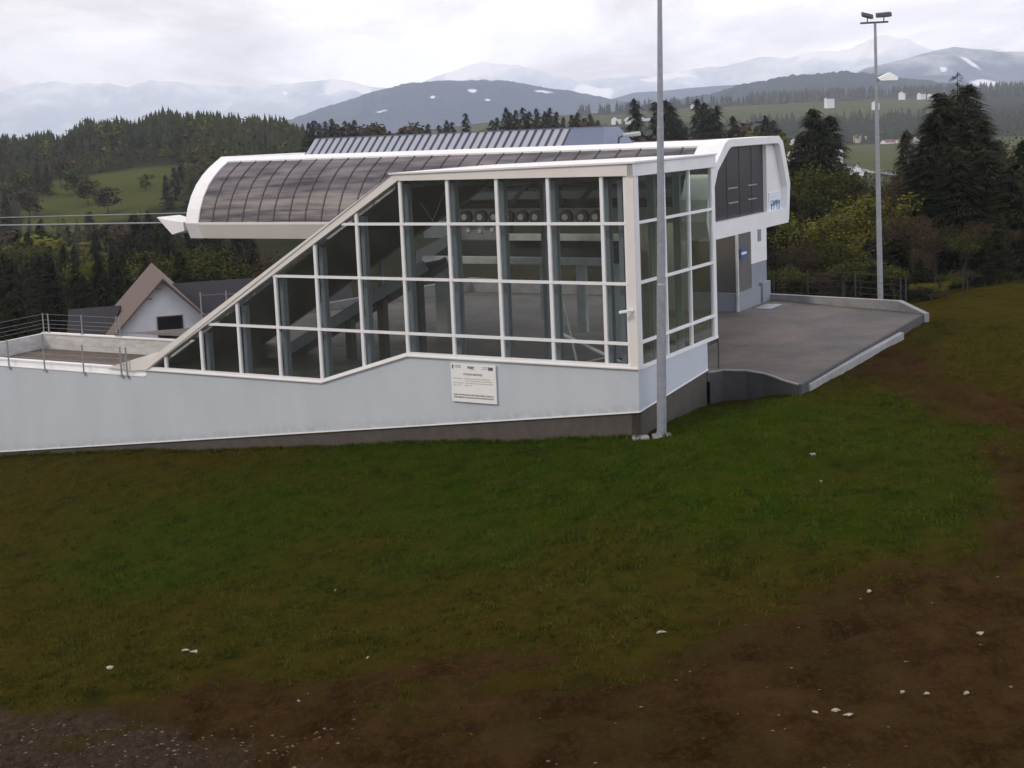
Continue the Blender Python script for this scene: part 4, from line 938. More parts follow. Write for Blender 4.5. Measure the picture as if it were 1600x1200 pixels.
# ================================================================== HILLS
def hill_mat(name, c1, c2, snow, sthr):
    m = bpy.data.materials.new(name); m.use_nodes = True; t = m.node_tree; b = t.nodes['Principled BSDF']; geo = N(t, 'ShaderNodeNewGeometry')
    def noise(s, d=8): n = N(t, 'ShaderNodeTexNoise'); n.inputs['Scale'].default_value = s; n.inputs['Detail'].default_value = d; n.inputs['Roughness'].default_value = .65; t.links.new(geo.outputs['Position'], n.inputs[0]); return n.outputs[0]
    mx = N(t, 'ShaderNodeMix', data_type='RGBA'); t.links.new(mth(t, 'MULTIPLY_ADD', noise(.0045), 6, -3.2, clamp=True), mx.inputs[0]); mx.inputs[6].default_value = (*c1, 1); mx.inputs[7].default_value = (*c2, 1)
    at_ = N(t, 'ShaderNodeAttribute', attribute_name='snow')
    f = mth(t, 'MULTIPLY_ADD', mth(t, 'ADD', mth(t, 'MULTIPLY', noise(.006), .6), mth(t, 'ADD', at_.outputs['Fac'], -.3)), 5, -sthr*5, clamp=True)
    sz = N(t, 'ShaderNodeSeparateXYZ'); t.links.new(geo.outputs['Position'], sz.inputs[0])
    hz_ = mth(t, 'ADD', mth(t, 'MULTIPLY_ADD', sz.outputs[2], 1/260., -230/260.), mth(t, 'MULTIPLY_ADD', noise(.004), 2.4, -1.2))   # cloud brightness painted as whitening with height, besides real snow
    f = mth(t, 'MAXIMUM', f, mth(t, 'MULTIPLY', hz_, .85, clamp=True), clamp=True)
    m2 = N(t, 'ShaderNodeMix', data_type='RGBA'); t.links.new(f, m2.inputs[0]); t.links.new(mx.outputs[2], m2.inputs[6]); m2.inputs[7].default_value = (*snow, 1)
    t.links.new(m2.outputs[2], b.inputs['Base Color']); b.inputs['Roughness'].default_value = .9; b.inputs['Specular IOR Level'].default_value = .1; return m
def hill(name, prof, dist, thick, mt, rough, patches=(), base=-60, ns=.004, trees=0, steps=34):
    xs = np.arange(prof[0][0], prof[-1][0]+1, 3.0); yt = np.interp(xs, [p[0] for p in prof], [p[1] for p in prof])
    zt = np.array([at(x, y, dist)[2] for x, y in zip(xs, yt)]); X = (xs-800)/FPX*dist
    V = []; S = []
    vv = np.linspace(0, 1, steps)
    for v in vv:
        y = dist-thick*(1-v)*.55+max(0, v-.72)*thick; f = math.sin(min(v/.72, 1)*pi/2)**1.1 if v <= .72 else math.cos((v-.72)/.28*pi/2)
        xx = X*(y/dist); z = base+(zt-base)*f
        z = z+fbm(xx*ns, np.full_like(xx, y)*ns, 5, 7)*rough*(.25+.75*min(1, 2*(1-abs(v-.72)*1.2)))*(0.35 if abs(v-.72) < .06 else 1)
        if trees: z = z+np.abs(fbm(xx*.06, np.full_like(xx, y)*.06, 2, 9))*trees
        V.append(np.stack([xx, np.full_like(xx, y), z], 1))
        s = np.zeros(len(xs))
        for (px, pv, rx, rv, ang) in patches:
            dx = (xs-px)/rx; dv = (v-pv-(xs-px)*ang)/rv; s = np.maximum(s, 1-np.minimum(1, np.sqrt(dx*dx+dv*dv)))
        S.append(s)
    V = np.concatenate(V); n = len(xs); i = (np.arange(steps-1)[:, None]*n+np.arange(n-1)[None]).ravel()
    me = npmesh(name, V, np.stack([i, i+1, i+n+1, i+n], 1), mt, True)
    a_ = me.attributes.new('snow', 'FLOAT', 'POINT'); a_.data.foreach_set('value', np.concatenate(S).astype(np.float32))
    tag(link(name, me), kind='structure')
hm1 = hill_mat('hazy_wooded_hill', (.085, .110, .160), (.12, .15, .185), (.75, .75, .75), .5)  # haze blue and paleness mixed into the base colours of these hills
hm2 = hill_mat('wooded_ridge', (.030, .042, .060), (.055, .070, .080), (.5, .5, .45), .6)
hm3 = hill_mat('hazy_mountain', (.11, .13, .19), (.20, .21, .26), (.85, .85, .88), .33)
hm4 = hill_mat('snowy_mountain', (.52, .57, .65), (.72, .75, .80), (.95, .93, .95), .22)  # pale base colour carries haze along with snow
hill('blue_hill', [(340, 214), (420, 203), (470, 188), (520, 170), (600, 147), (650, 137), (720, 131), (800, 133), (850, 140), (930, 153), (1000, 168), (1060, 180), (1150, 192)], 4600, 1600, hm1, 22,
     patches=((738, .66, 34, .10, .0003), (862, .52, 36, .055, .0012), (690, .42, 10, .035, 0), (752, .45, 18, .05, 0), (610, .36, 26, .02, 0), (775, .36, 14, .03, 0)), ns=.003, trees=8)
hill('wooded_ridge', [(900, 202), (960, 182), (1010, 170), (1060, 162), (1120, 152), (1180, 134), (1240, 123), (1320, 117), (1370, 121), (1420, 128), (1500, 137), (1600, 150), (1750, 150), (2100, 165)], 4000, 1300, hm2, 12, ns=.004, trees=14, base=-10,
     patches=((1560, .5, 20, .04, 0),))
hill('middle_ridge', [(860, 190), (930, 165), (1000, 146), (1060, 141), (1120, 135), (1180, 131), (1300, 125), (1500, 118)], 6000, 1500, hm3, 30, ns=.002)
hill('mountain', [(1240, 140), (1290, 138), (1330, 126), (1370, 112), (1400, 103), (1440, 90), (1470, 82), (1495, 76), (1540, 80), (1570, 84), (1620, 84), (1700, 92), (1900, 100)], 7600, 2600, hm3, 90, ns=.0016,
     patches=((1520, .50, 30, .07, -.004), (1545, .30, 40, .06, 0), (1480, .38, 12, .03, 0)))
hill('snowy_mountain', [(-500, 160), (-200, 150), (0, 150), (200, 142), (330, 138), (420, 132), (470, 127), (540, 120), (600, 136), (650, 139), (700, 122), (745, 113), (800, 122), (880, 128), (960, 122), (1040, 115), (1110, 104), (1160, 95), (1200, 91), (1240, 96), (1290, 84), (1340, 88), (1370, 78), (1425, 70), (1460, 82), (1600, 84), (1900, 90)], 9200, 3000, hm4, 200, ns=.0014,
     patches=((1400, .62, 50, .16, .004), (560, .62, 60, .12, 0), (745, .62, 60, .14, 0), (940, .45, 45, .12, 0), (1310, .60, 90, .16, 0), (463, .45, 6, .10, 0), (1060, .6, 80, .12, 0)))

# ================================================================== TREES
def conifer_far(seed, h=1.0, tiers=7, n=9, wid=.17):
    r = np.random.default_rng(seed); V = []; F = []
    for i in range(tiers):
        u = i/tiers; zt_ = (.16+.84*((i+1.35)/tiers))*h if i < tiers-1 else h; zb_ = (.06+.80*u)*h; R = wid*h*(1-u)**.85*r.uniform(.75, 1.15)+.012*h
        b = len(V); c = r.uniform(-.012, .012, 2)*h; V.append((c[0], c[1], min(zt_, h)))
        ph = r.uniform(0, 6.28)
        for k in range(n): q = ph+k*2*pi/n+r.uniform(-.2, .2); rr = R*r.choice([r.uniform(.3, .7), r.uniform(.85, 1.35)]); V.append((c[0]+rr*cos(q), c[1]+rr*sin(q), zb_+r.uniform(-.03, .04)*h))
        F += [(b, b+1+k, b+1+(k+1) % n) for k in range(n)]
    return np.array(V), np.array(F)
def decid_far(seed, h=1.0, n=150):
    r = np.random.default_rng(seed); V = []; F = []
    L_ = [(r.uniform(-.17, .17), r.uniform(-.17, .17), r.uniform(.24, .80), r.uniform(.14, .22)) for _ in range(9)]
    for i in range(n):
        lx, ly, lz, lr = L_[r.integers(8)]; d = r.normal(size=3); d /= np.linalg.norm(d); c = np.array([lx, ly, lz])+d*lr*r.uniform(.5, 1.05)
        a = r.normal(size=3); a /= np.linalg.norm(a); b_ = np.cross(a, d); s_ = r.uniform(.03, .075)
        k = len(V); V += [c+a*s_, c-a*s_*.5+b_*s_*.8, c-a*s_*.5-b_*s_*.8]; F.append((k, k+1, k+2))
    for q in range(3):
        k = len(V); V += [(cos(q*2.1)*.018, sin(q*2.1)*.018, 0), (cos(q*2.1+2.1)*.018, sin(q*2.1+2.1)*.018, 0), (0, 0, .7)]; F.append((k, k+1, k+2))
    V = np.array(V); V[:, :] *= h; return V, np.array(F)
def conifer_near(seed, h=18., dens=1.0, wid=.16, sparse=1.0, big=1.0):
    r = np.random.default_rng(seed); V = []; nb = int(150*dens)
    out = []
    for i in range(nb):
        u = (i+.5)/nb; u = u**.9; z0 = h*(.08+.90*u); R = wid*h*((1-u)**.8)*r.uniform(.55, 1.15)+.15
        q = r.uniform(0, 2*pi); nk = max(3, int(40*sparse*(R/(wid*h))+6))
        f = np.sqrt(r.uniform(.02, 1, nk)); rr = f*R
        side = r.uniform(-1, 1, nk)*(.10+.22*f)*R*.8
        zz_ = z0-(f**1.5)*R*r.uniform(.25, .5)+.08*R*f**4+r.uniform(-.15, .15, nk)
        x = rr*cos(q)-side*sin(q); y = rr*sin(q)+side*cos(q)
        L_ = r.uniform(.35, .8, nk)*big; wv = r.uniform(.13, .28, nk)*big; dq = q+side/(R+.1)*1.2+r.uniform(-.4, .4, nk); dz = -r.uniform(.15, .9, nk)
        ax = np.stack([np.cos(dq), np.sin(dq), dz], 1)*L_[:, None]; px_ = np.stack([-np.sin(dq), np.cos(dq), r.uniform(-.5, .5, nk)], 1)*wv[:, None]; c = np.stack([x, y, zz_], 1)
        out.append(np.stack([c-px_, c+px_*.6-ax*.1, c+ax, c+px_], 1))
    Q = np.concatenate(out).reshape(-1, 3); F = np.arange(len(Q)).reshape(-1, 4); return Q, F
def limbs(mb, p, d, L_, r0, depth, r, tips):
    q = p+d*L_; mb.tube(p, q, r0, r0*.62, n=6 if depth > 1 else 4)
    if depth == 0: tips.append((q, L_)); return
    for k in range(r.integers(3, 5)):
        v = Vector(r.normal(size=3)).normalized(); nd = (d*1.0+v*.75+Vector((0, 0, .18))).normalized(); limbs(mb, p+d*L_*r.uniform(.6, 1.0), nd, L_*r.uniform(.6, .78), r0*.55, depth-1, r, tips)
    tips.append((q, L_))
def decid_near(seed, h=13., leaves=4500, size=.2):
    r = np.random.default_rng(seed); mb = MB(); tips = []
    limbs(mb, Vector((0, 0, -.5)), Vector((0, 0, 1)), h*.34, h*.018, 4, r, tips)
    T_ = np.array([tuple(t_[0]) for t_ in tips]); k = h/max(T_[:, 2].max(), 1)*.95
    per = max(1, leaves//len(T_)); C = np.repeat(T_, per, 0)*k+r.normal(size=(len(T_)*per, 3))*h*.033
    n = len(C); a = r.normal(size=(n, 3)); a /= np.linalg.norm(a, axis=1)[:, None]; b_ = np.cross(a, r.normal(size=(n, 3))); b_ /= np.linalg.norm(b_, axis=1)[:, None]
    s_ = (size*r.uniform(.5, 1.2, n))[:, None]; Q = np.stack([C-a*s_, C+b_*s_*.6, C+a*s_, C-b_*s_*.6], 1).reshape(-1, 3)
    mb.v = [tuple(Vector(v)*k) for v in mb.v]; return Q, np.arange(len(Q)).reshape(-1, 4), mb
def trunk_mesh(h, r0):
    m = MB(); m.tube((0, 0, -1.5), (0, 0, h*.5), r0, r0*.55, 8); m.tube((0, 0, h*.5), (0, 0, h*.98), r0*.55, .02, 6); return m
def proto_mesh(name, V, F, mt): return npmesh(name, V, F, mt)
def mbmesh(name, mb, mt):
    me = bpy.data.meshes.new(name); me.from_pydata([tuple(v) for v in mb.v], [], mb.f); me.materials.append(mt); return me
PN = {'spruce': [], 'sparse': [], 'spring': [], 'brown': [], 'olive': []}
for i in range(4): Q, F = conifer_near(100+i, 18, 2.4, .17+.01*i); PN['spruce'].append((proto_mesh('crown', Q, F, MT['spruce']), mbmesh('trunk', trunk_mesh(18, .26), MT['bark']), 18))
for i in range(1): Q, F = conifer_near(140+i, 18, .36, .085, .5); PN['sparse'].append((proto_mesh('crown', Q, F, MT['spruce']), mbmesh('trunk', trunk_mesh(18, .2), MT['bark']), 18))
for kind, ms, lv, sz in (('spring', 'spring', 5200, .17), ('brown', 'brown', 3600, .13), ('olive', 'olive', 5200, .18)):
    for i in range(2): Q, F, mb = decid_near(200+i+len(kind)*7, 13, lv, sz); PN[kind].append((proto_mesh('crown', Q, F, MT[ms]), mbmesh('trunk', mb, MT['bark']), 13))
def conifer_mid(seed, wid):
    Q, F = conifer_near(seed, 1.0*18, .9, wid, .8, 1.8); tv, tf = [], []
    for k in range(3):
        b = len(tv); a, c = k*2.1, k*2.1+2.1; tv += [(cos(a)*.25, sin(a)*.25, -1), (cos(c)*.25, sin(c)*.25, -1), (0, 0, 17.9), (0, 0, 17.9)]; tf.append((b, b+1, b+2, b+3))
    return np.vstack([Q, np.array(tv)])/18., np.vstack([F, np.array(tf)+len(Q)])
PF = {'spruce': [proto_mesh('spruce_tree', *conifer_mid(300+i, .15+.014*i), MT['spruce']) for i in range(5)],
      'spring': [proto_mesh('leafy_tree', *decid_far(320+i, 1, 480), MT['spring']) for i in range(3)],
      'brown': [proto_mesh('leafy_tree', *decid_far(330+i, 1, 480), MT['brown']) for i in range(3)],
      'olive': [proto_mesh('leafy_tree', *decid_far(340+i, 1, 480), MT['olive']) for i in range(3)]}
RR = random.Random(5); COUNT = [0]
NM = {'spruce': 'spruce_tree', 'sparse': 'spruce_tree', 'spring': 'leafy_tree', 'brown': 'leafy_tree', 'olive': 'leafy_tree'}
CT = {'spruce': 'spruce', 'sparse': 'spruce', 'spring': 'leafy tree', 'brown': 'leafy tree', 'olive': 'leafy tree'}
def near_tree(px, ytop, dist, kind, label, group='trees behind the paved yard', v=None, wide=1.0, h=None):
    x = (px-800)/FPX*dist; x, y, zt_ = at(px, ytop, dist); zg = gz(x, y)
    if h: zt_ = zg+h
    H_ = max(1.5, zt_-zg); cm, tm, h0 = PN[kind][(v if v is not None else RR.randrange(9)) % len(PN[kind])]
    k = H_/h0; o = thing(NM[kind], (x, y, zg), label, CT[kind], group); o.rotation_euler.z = RR.uniform(0, 6.28)
    for nm_, me in (('crown', cm), ('trunk', tm)):
        c = link(nm_, me, o); c.scale = (k*wide, k*wide, k)
    COUNT[0] += 1; return o
def far_tree(x, y, h, kind, label, group, wide=1.0):
    me = RR.choice(PF[kind]); o = link(NM[kind], me, None, (x, y, gz(x, y)-.3)); o.scale = (h*wide, h*wide, h); o.rotation_euler.z = RR.uniform(0, 6.28)
    tag(o, label, CT[kind], group); COUNT[0] += 1; return o
# --- trees behind the yard, one by one
for a_ in [(1470, 140, 122, 'spruce', 'tallest dark spruce right of the far mast', 0, 1.9), (1496, 106, 128, 'sparse', 'thin sparse spire of a spruce rising above the woods at the right', 0, 1.1),
           (1528, 175, 118, 'spruce', 'broad dark spruce just right of the tallest one', 1, 2.0), (1446, 225, 112, 'spruce', 'dark spruce just left of the tallest one behind the far mast', 2, 1.9),
           (1270, 166, 165, 'spruce', 'tall dark spruce above the right end of the lift station', 3, 1.7), (1296, 176, 170, 'spruce', 'dark spruce between the lift station end and the far mast', 1, 1.7),
           (1250, 205, 175, 'spruce', 'dark spruce closest to the lift station rim', 2, 1.2), (1230, 250, 150, 'olive', 'dull green tree touching the lift station rim in view', 0, 1.2),
           (1262, 262, 130, 'olive', 'dull green tree below the tall spruce beside the station', 1, 1.0), (1236, 300, 118, 'spruce', 'low dark spruce right of the station badge', 0, 1.5),
           (1275, 318, 114, 'spruce', 'dark spruce left of the yellow green tree', 2, 1.5), (1345, 300, 104, 'spring', 'fresh yellow green tree left of the far mast', 0, 1.25),
           (1318, 330, 101, 'spring', 'low yellow green tree at the parapet left of the far mast', 1, 1.2), (1398, 262, 108, 'brown', 'brownish budding tree right behind the far mast', 0, 1.1),
           (1425, 330, 98, 'brown', 'reddish brown budding tree right of the far mast', 1, 1.2), (1462, 345, 95, 'brown', 'brown bare looking tree before the tallest spruce', 0, 1.1),
           (1505, 365, 94, 'olive', 'olive green tree before the broad spruce at the right', 1, 1.2), (1545, 345, 94, 'brown', 'brown budding tree at the right before the dark spruces', 1, 1.3),
           (1585, 285, 104, 'spruce', 'dark spruce at the right edge of the view', 3, 1.5), (1562, 330, 93, 'spruce', 'low dark spruce beside the grass gap at the right', 1, 1.5),
           (1620, 250, 110, 'brown', 'brown tree cut off by the right edge of the view', 0, 1.2), (1400, 350, 98, 'spruce', 'small dark spruce low behind the far mast', 0, 1.5),
           (1300, 370, 97, 'olive', 'low olive tree behind the wire fence', 0, 1.3), (1222, 350, 104, 'spruce', 'dark spruce behind the entrance cabin', 1, 1.5),
           (1252, 380, 97, 'brown', 'low brown tree behind the wire fence near the cabin', 1, 1.2), (1435, 380, 92, 'brown', 'thin brown sapling at the end of the parapet', 0, 1.0),
           (1480, 425, 84, 'olive', 'round olive bush past the end of the parapet', 0, 1.6), (1455, 440, 83, 'spring', 'small yellow green bush at the end of the parapet', 1, 1.5),
           (1512, 440, 86, 'brown', 'low brown bush right of the olive bush', 1, 1.6), (1545, 400, 90, 'spruce', 'low dark fir above the bushes at the right', 2, 1.6),
           (1416, 200, 150, 'spruce', 'dark spruce farther back left of the tallest one', 2, 1.2), (1580, 240, 150, 'spruce', 'dark spruce farther back at the right edge', 0, 1.3),
           (1385, 335, 120, 'spruce', 'dark spruce behind the yellow green tree', 3, 1.4), (1330, 345, 125, 'spruce', 'dark spruce behind the low yellow green tree', 1, 1.5),
           (1486, 150, 126, 'spruce', 'dark spruce directly behind the tallest one', 1, 2.0), (1458, 175, 116, 'spruce', 'dark spruce leaning close on the left of the tallest one', 3, 2.0),
           (1508, 190, 112, 'spruce', 'dark spruce filling the gap right of the tallest one', 0, 2.0), (1550, 235, 110, 'spruce', 'wide dark spruce at the right above the grass gap', 1, 2.0), (1480, 250, 104, 'spruce', 'dark spruce below the tallest one', 2, 2.0),
           (1430, 290, 108, 'spruce', 'dark spruce right behind the reddish budding tree', 0, 1.8), (1600, 215, 125, 'spruce', 'tall dark spruce cut by the right picture edge', 2, 1.8),
           (1440, 235, 106, 'spruce', 'broad dark spruce in the front row left of the tallest one', 1, 2.1), (1492, 222, 105, 'spruce', 'broad dark spruce in the front row under the tallest one', 0, 2.1), (1534, 228, 107, 'spruce', 'broad dark spruce in the front row right of the tallest one', 3, 2.1),
           (1576, 262, 103, 'spruce', 'broad dark spruce in the front row at the right edge', 2, 2.1), (1512, 128, 132, 'spruce', 'high dark spruce behind the thin spire', 2, 1.9),
           (1232, 415, 92, 'olive', 'low dull bush behind the wire fence beside the cabin', 0, 1.9), (1290, 418, 91, 'brown', 'low brown bush behind the wire fence', 0, 2.0), (1328, 408, 92, 'olive', 'low olive bush left of the foot of the far mast', 1, 1.9),
           (1365, 412, 91, 'spruce', 'young dark spruce left of the foot of the far mast', 1, 2.2), (1398, 415, 90, 'olive', 'low olive bush right of the foot of the far mast', 0, 1.8), (1438, 400, 89, 'spruce', 'young dark spruce behind the end of the parapet', 2, 2.2), (1525, 420, 92, 'spruce', 'young dark spruce among the bushes at the right', 0, 2.2),
           (1640, 330, 95, 'spruce', 'spruce just outside the right edge', 0, 1.5), (1205, 330, 120, 'spruce', 'dark spruce half hidden by the station wing', 3, 1.5),
           (1540, 205, 140, 'brown', 'brown crown between the dark spruces at the right', 0, 1.2), (1562, 215, 160, 'spruce', 'slim dark spruce behind the brown crown at the right', 2, 1.2)]:
    px, yt_, d_, kd, lb, v_, wd = a_; near_tree(px, yt_, d_, kd, lb, v=v_, wide=wd)
# --- wooded slope at the left below the meadow
YL = [(-400, 345), (0, 338), (60, 336), (150, 322), (215, 306), (260, 300), (300, 296), (420, 300), (470, 205), (1000, 205)]
def ylim(px): return float(np.interp(px, [p[0] for p in YL], [p[1] for p in YL]))
n = 0; tries = 0; placed = []
LBL = {'spruce': 'dark spruce in the wooded slope below the left meadow', 'spring': 'yellow green leafy tree in the wooded slope below the left meadow', 'brown': 'brown budding tree in the wooded slope below the left meadow', 'olive': 'olive leafy tree in the wooded slope below the left meadow'}
while n < 118 and tries < 6000:
    tries += 1
    d_ = 125*(410/125)**RR.random(); px = RR.uniform(-170, 400); x = (px-800)/FPX*d_
    t_, s_ = ts(x, d_)
    if math.hypot(x+28, d_-97) < 24 or any((x-a)**2+(d_-b)**2 < (3+.011*d_)**2 for a, b in placed): continue
    yl = ylim(px)+RR.random()*75; zmax = at(px, yl, d_)[2]; h = min(RR.uniform(11, 20), zmax-gz(x, d_))
    if d_ < 180: h = min(h, 11)
    if h < 5: continue
    kd = RR.choices(['spruce', 'spring', 'brown', 'olive'], [.78, .06, .06, .10])[0]; placed.append((x, d_)); n += 1
    wh = 'near the left picture edge' if px < 100 else 'left of the house gable' if px < 200 else 'behind the house gable' if px < 300 else 'under the belly of the lift station'
    LBL_ = LBL[kd].replace('in the wooded slope below the left meadow', 'on the wooded slope '+wh)
    if d_ < 230: 
        near_tree(px, 300, d_, kd, LBL_.replace('dark spruce', 'large dark spruce').replace('leafy tree', 'large leafy tree').replace('budding tree', 'large budding tree'), 'large trees in the left valley', wide=1.25, h=h)
    else: far_tree(x, d_, h, kd, 'smaller '+LBL_, 'trees on the slope below the left meadow', 1.25)
# meadow trees
for px, yb, h, kd, lb in [(168, 322, 11, 'brown', 'brown round tree standing alone in the left meadow'), (228, 302, 7, 'spring', 'small yellow tree at the top of the left meadow'), (137, 312, 11, 'brown', 'brownish broad tree at the left end of the meadow'),
                          (120, 300, 13, 'olive', 'olive tree behind the broad one at the left meadow'), (30, 300, 12, 'olive', 'olive tree at the left edge of the meadow'), (60, 292, 12, 'spruce', 'dark spruce beside the left meadow'), (75, 296, 12, 'spruce', 'dark spruce second from the meadow corner'),
                          (45, 318, 12, 'brown', 'brown tree on the lower left of the meadow'), (95, 285, 12, 'brown', 'brown tree above the left meadow'), (275, 318, 12, 'spruce', 'dark spruce before the right end of the left meadow'), (262, 325, 12, 'spruce', 'dark spruce leftmost below the right end of the meadow'),
                          (285, 300, 13, 'spruce', 'dark spruce touching the station rim beyond the meadow'), (10, 330, 14, 'spruce', 'dark spruce at the left picture edge below the meadow')]:
    d_ = 440+(330-yb)/55*120; x = at(px, yb, d_)[0]; far_tree(x, d_, h, kd, lb, 'trees around the left meadow', 1.5 if kd != 'spruce' else 1.2)
# --- trees above the station roof
TOPS = [(470, 196, 'olive'), (482, 190, 'spruce'), (490, 186, 'spruce'), (499, 191, 'spruce'), (508, 188, 'spruce'), (518, 184, 'spruce'), (527, 190, 'brown'), (538, 187, 'spruce'), (546, 190, 'spruce'), (553, 186, 'spruce'), (566, 181, 'brown'), (577, 184, 'brown'), (589, 190, 'brown'), (600, 200, 'spruce'), (608, 203, 'spruce'),
        (622, 205, 'olive'), (634, 188, 'brown'), (645, 181, 'brown'), (657, 184, 'brown'), (668, 192, 'spruce'), (677, 197, 'olive'), (686, 194, 'spruce'), (697, 186, 'spruce'), (706, 189, 'spruce'), (716, 203, 'spring'), (727, 175, 'spruce'), (742, 199, 'olive'), (752, 199, 'spring'), (768, 186, 'spruce'), (776, 182, 'spruce'),
        (790, 166, 'spruce'), (797, 174, 'spruce'), (805, 170, 'spruce'), (817, 166, 'spruce'), (826, 172, 'spruce'), (838, 168, 'spruce'), (850, 172, 'spruce'), (858, 166, 'spruce'), (869, 173, 'spruce'), (880, 182, 'spruce'), (893, 178, 'spruce'), (902, 174, 'spruce'), (912, 180, 'brown'), (922, 176, 'spruce'), (934, 186, 'spruce'),
        (946, 200, 'olive'), (957, 203, 'spring'), (968, 198, 'olive'), (980, 196, 'brown'), (992, 151, 'spruce'), (1004, 196, 'olive'), (1016, 197, 'olive'), (1024, 156, 'spruce'), (1040, 153, 'spruce'), (1050, 162, 'spruce'), (1062, 184, 'spruce'), (1070, 195, 'spruce'), (1078, 204, 'spring'), (1090, 151, 'spruce'), (1101, 158, 'spruce'), (1110, 166, 'spruce'),
        (1119, 162, 'spruce'), (1132, 198, 'olive'), (1146, 178, 'spruce'), (1158, 185, 'brown'), (1170, 184, 'brown'), (1180, 190, 'spring'), (1195, 178, 'spruce'), (1208, 185, 'spruce'), (1218, 198, 'olive')]
for px, yt_, kd in TOPS:
    d_ = RR.uniform(440, 520) if px < 940 else RR.uniform(330, 400)
    x, y, zt_ = at(px, yt_, d_); h = max(5, zt_-gz(x, y)); h += .3
    where = 'left half of the station roof' if px < 720 else 'right half of the station roof' if px < 960 else 'station roof left of the near mast' if px < 1030 else 'station roof right of the near mast'
    look = {'spruce': 'dark spruce', 'spring': 'small fresh green tree', 'brown': 'brown budding tree', 'olive': 'olive leafy tree'}[kd]
    far_tree(x, y, h, kd, f'{look} standing behind the {where}', f'{look}s behind the {where}', 1.0 if kd == 'spruce' else 1.05)
# --- woods reading as one mass
def forest(name, regions, seed):
    r = np.random.default_rng(seed); parts = {'spruce': [], 'brown': [], 'olive': [], 'spring': []}
    for (p0, p1, d0, d1, cnt, mix_, hh, prof) in regions:
        d_ = np.sqrt(r.uniform(d0**2, d1**2, cnt)); px = r.uniform(p0, p1, cnt); x = (px-800)/FPX*d_
        keep = ~(fields(x, d_) > .5); x, d_, px = x[keep], d_[keep], px[keep]; z = ground(x, d_)
        h = r.uniform(hh[0], hh[1], len(x))
        if prof is not None:
            yt_ = np.interp(px, [q[0] for q in prof], [q[1] for q in prof])+np.abs(r.normal(size=len(x)))*9-3
            zm = np.array([at(a, b, c)[2] for a, b, c in zip(px, yt_, d_)]); h = np.where(zm-z < 6, np.minimum(h, 7), np.minimum(np.maximum(zm-z, 6), hh[1]*1.15)); h = np.where(r.random(len(x)) < .5, h, np.minimum(h, r.uniform(hh[0], hh[1], len(x))))
        ks = r.choice(4, len(x), p=mix_)
        for X_, Y_, Z_, H_, k in zip(x, d_, z, h, ks):
            kd = ('spruce', 'brown', 'olive', 'spring')[k]; src = FARV[kd][r.integers(len(FARV[kd]))]
            V_, F_ = src; a = r.uniform(0, 6.28); ca, sa_ = cos(a), sin(a); w_ = H_*(1.2 if k == 0 else 1.35)
            vv = np.stack([(V_[:, 0]*ca-V_[:, 1]*sa_)*w_+X_, (V_[:, 0]*sa_+V_[:, 1]*ca)*w_+Y_, V_[:, 2]*H_+Z_-.5], 1); parts[kd].append((vv, F_))
    objs = []; VV = []; FF = []; MI = []; b = 0
    for i, kd in enumerate(('spruce', 'brown', 'olive', 'spring')):
        for v, f in parts[kd]: VV.append(v); FF.append(f+b); MI.append(np.full(len(f), i, np.int32)); b += len(v)
    me = npmesh(name, np.concatenate(VV), np.concatenate(FF), MT['spruce'])
    for kd in ('brown', 'olive', 'spring'): me.materials.append(MT[kd])
    me.polygons.foreach_set('material_index', np.concatenate(MI)); o = link(name, me); tag(o, 'distant mixed woodland of dark spruces covering the hills and valley', 'woodland', kind='stuff')
FARV = {'spruce': [conifer_far(400+i, 1, 6, 8, .15+.015*i) for i in range(5)], 'brown': [decid_far(420+i, 1, 90) for i in range(3)], 'olive': [decid_far(430+i, 1, 90) for i in range(3)], 'spring': [decid_far(440+i, 1, 90) for i in range(2)]}
LR = [(-500, 215), (0, 206), (50, 208), (95, 200), (110, 212), (145, 185), (158, 180), (175, 186), (205, 178), (225, 186), (245, 176), (275, 163), (300, 172), (345, 170), (400, 176), (455, 178), (470, 190), (520, 195)]
LR2 = [(-500, 262), (0, 252), (60, 250), (120, 243), (180, 238), (300, 232), (470, 228)]
YR = [(1220, 240), (1290, 292), (1345, 296), (1400, 285), (1440, 262), (1800, 240)]
forest('woodland', [(-420, 490, 640, 880, 1500, (.86, .04, .08, .02), (13, 20), LR), (-420, 330, 565, 690, 520, (.42, .26, .22, .10), (9, 15), LR2),
                    (300, 520, 440, 640, 220, (.7, .1, .15, .05), (10, 17), None), (460, 960, 530, 760, 420, (.7, .12, .15, .03), (9, 13), None), (940, 1290, 420, 900, 520, (.72, .1, .14, .04), (10, 15), None),
                    (1180, 1800, 1500, 1900, 900, (.85, .05, .1, 0), (14, 22), None), (1240, 1420, 430, 760, 200, (.45, .2, .25, .1), (7, 12), YR), (1440, 1760, 900, 1500, 420, (.8, .08, .12, 0), (14, 20), None),
                    (900, 1300, 1150, 1850, 700, (.8, .08, .12, 0), (12, 18), None), (900, 1900, 2500, 2640, 420, (.95, .0, .05, 0), (16, 26), None), (600, 900, 1300, 1900, 300, (.8, .1, .1, 0), (11, 15), None),
                    (1180, 1800, 2850, 3100, 500, (.95, .0, .05, 0), (18, 28), None), (-500, 420, 260, 420, 160, (.6, .15, .2, .05), (7, 9), None), (1240, 1800, 165, 330, 130, (.75, .12, .13, 0), (9, 13), YR)], 9)

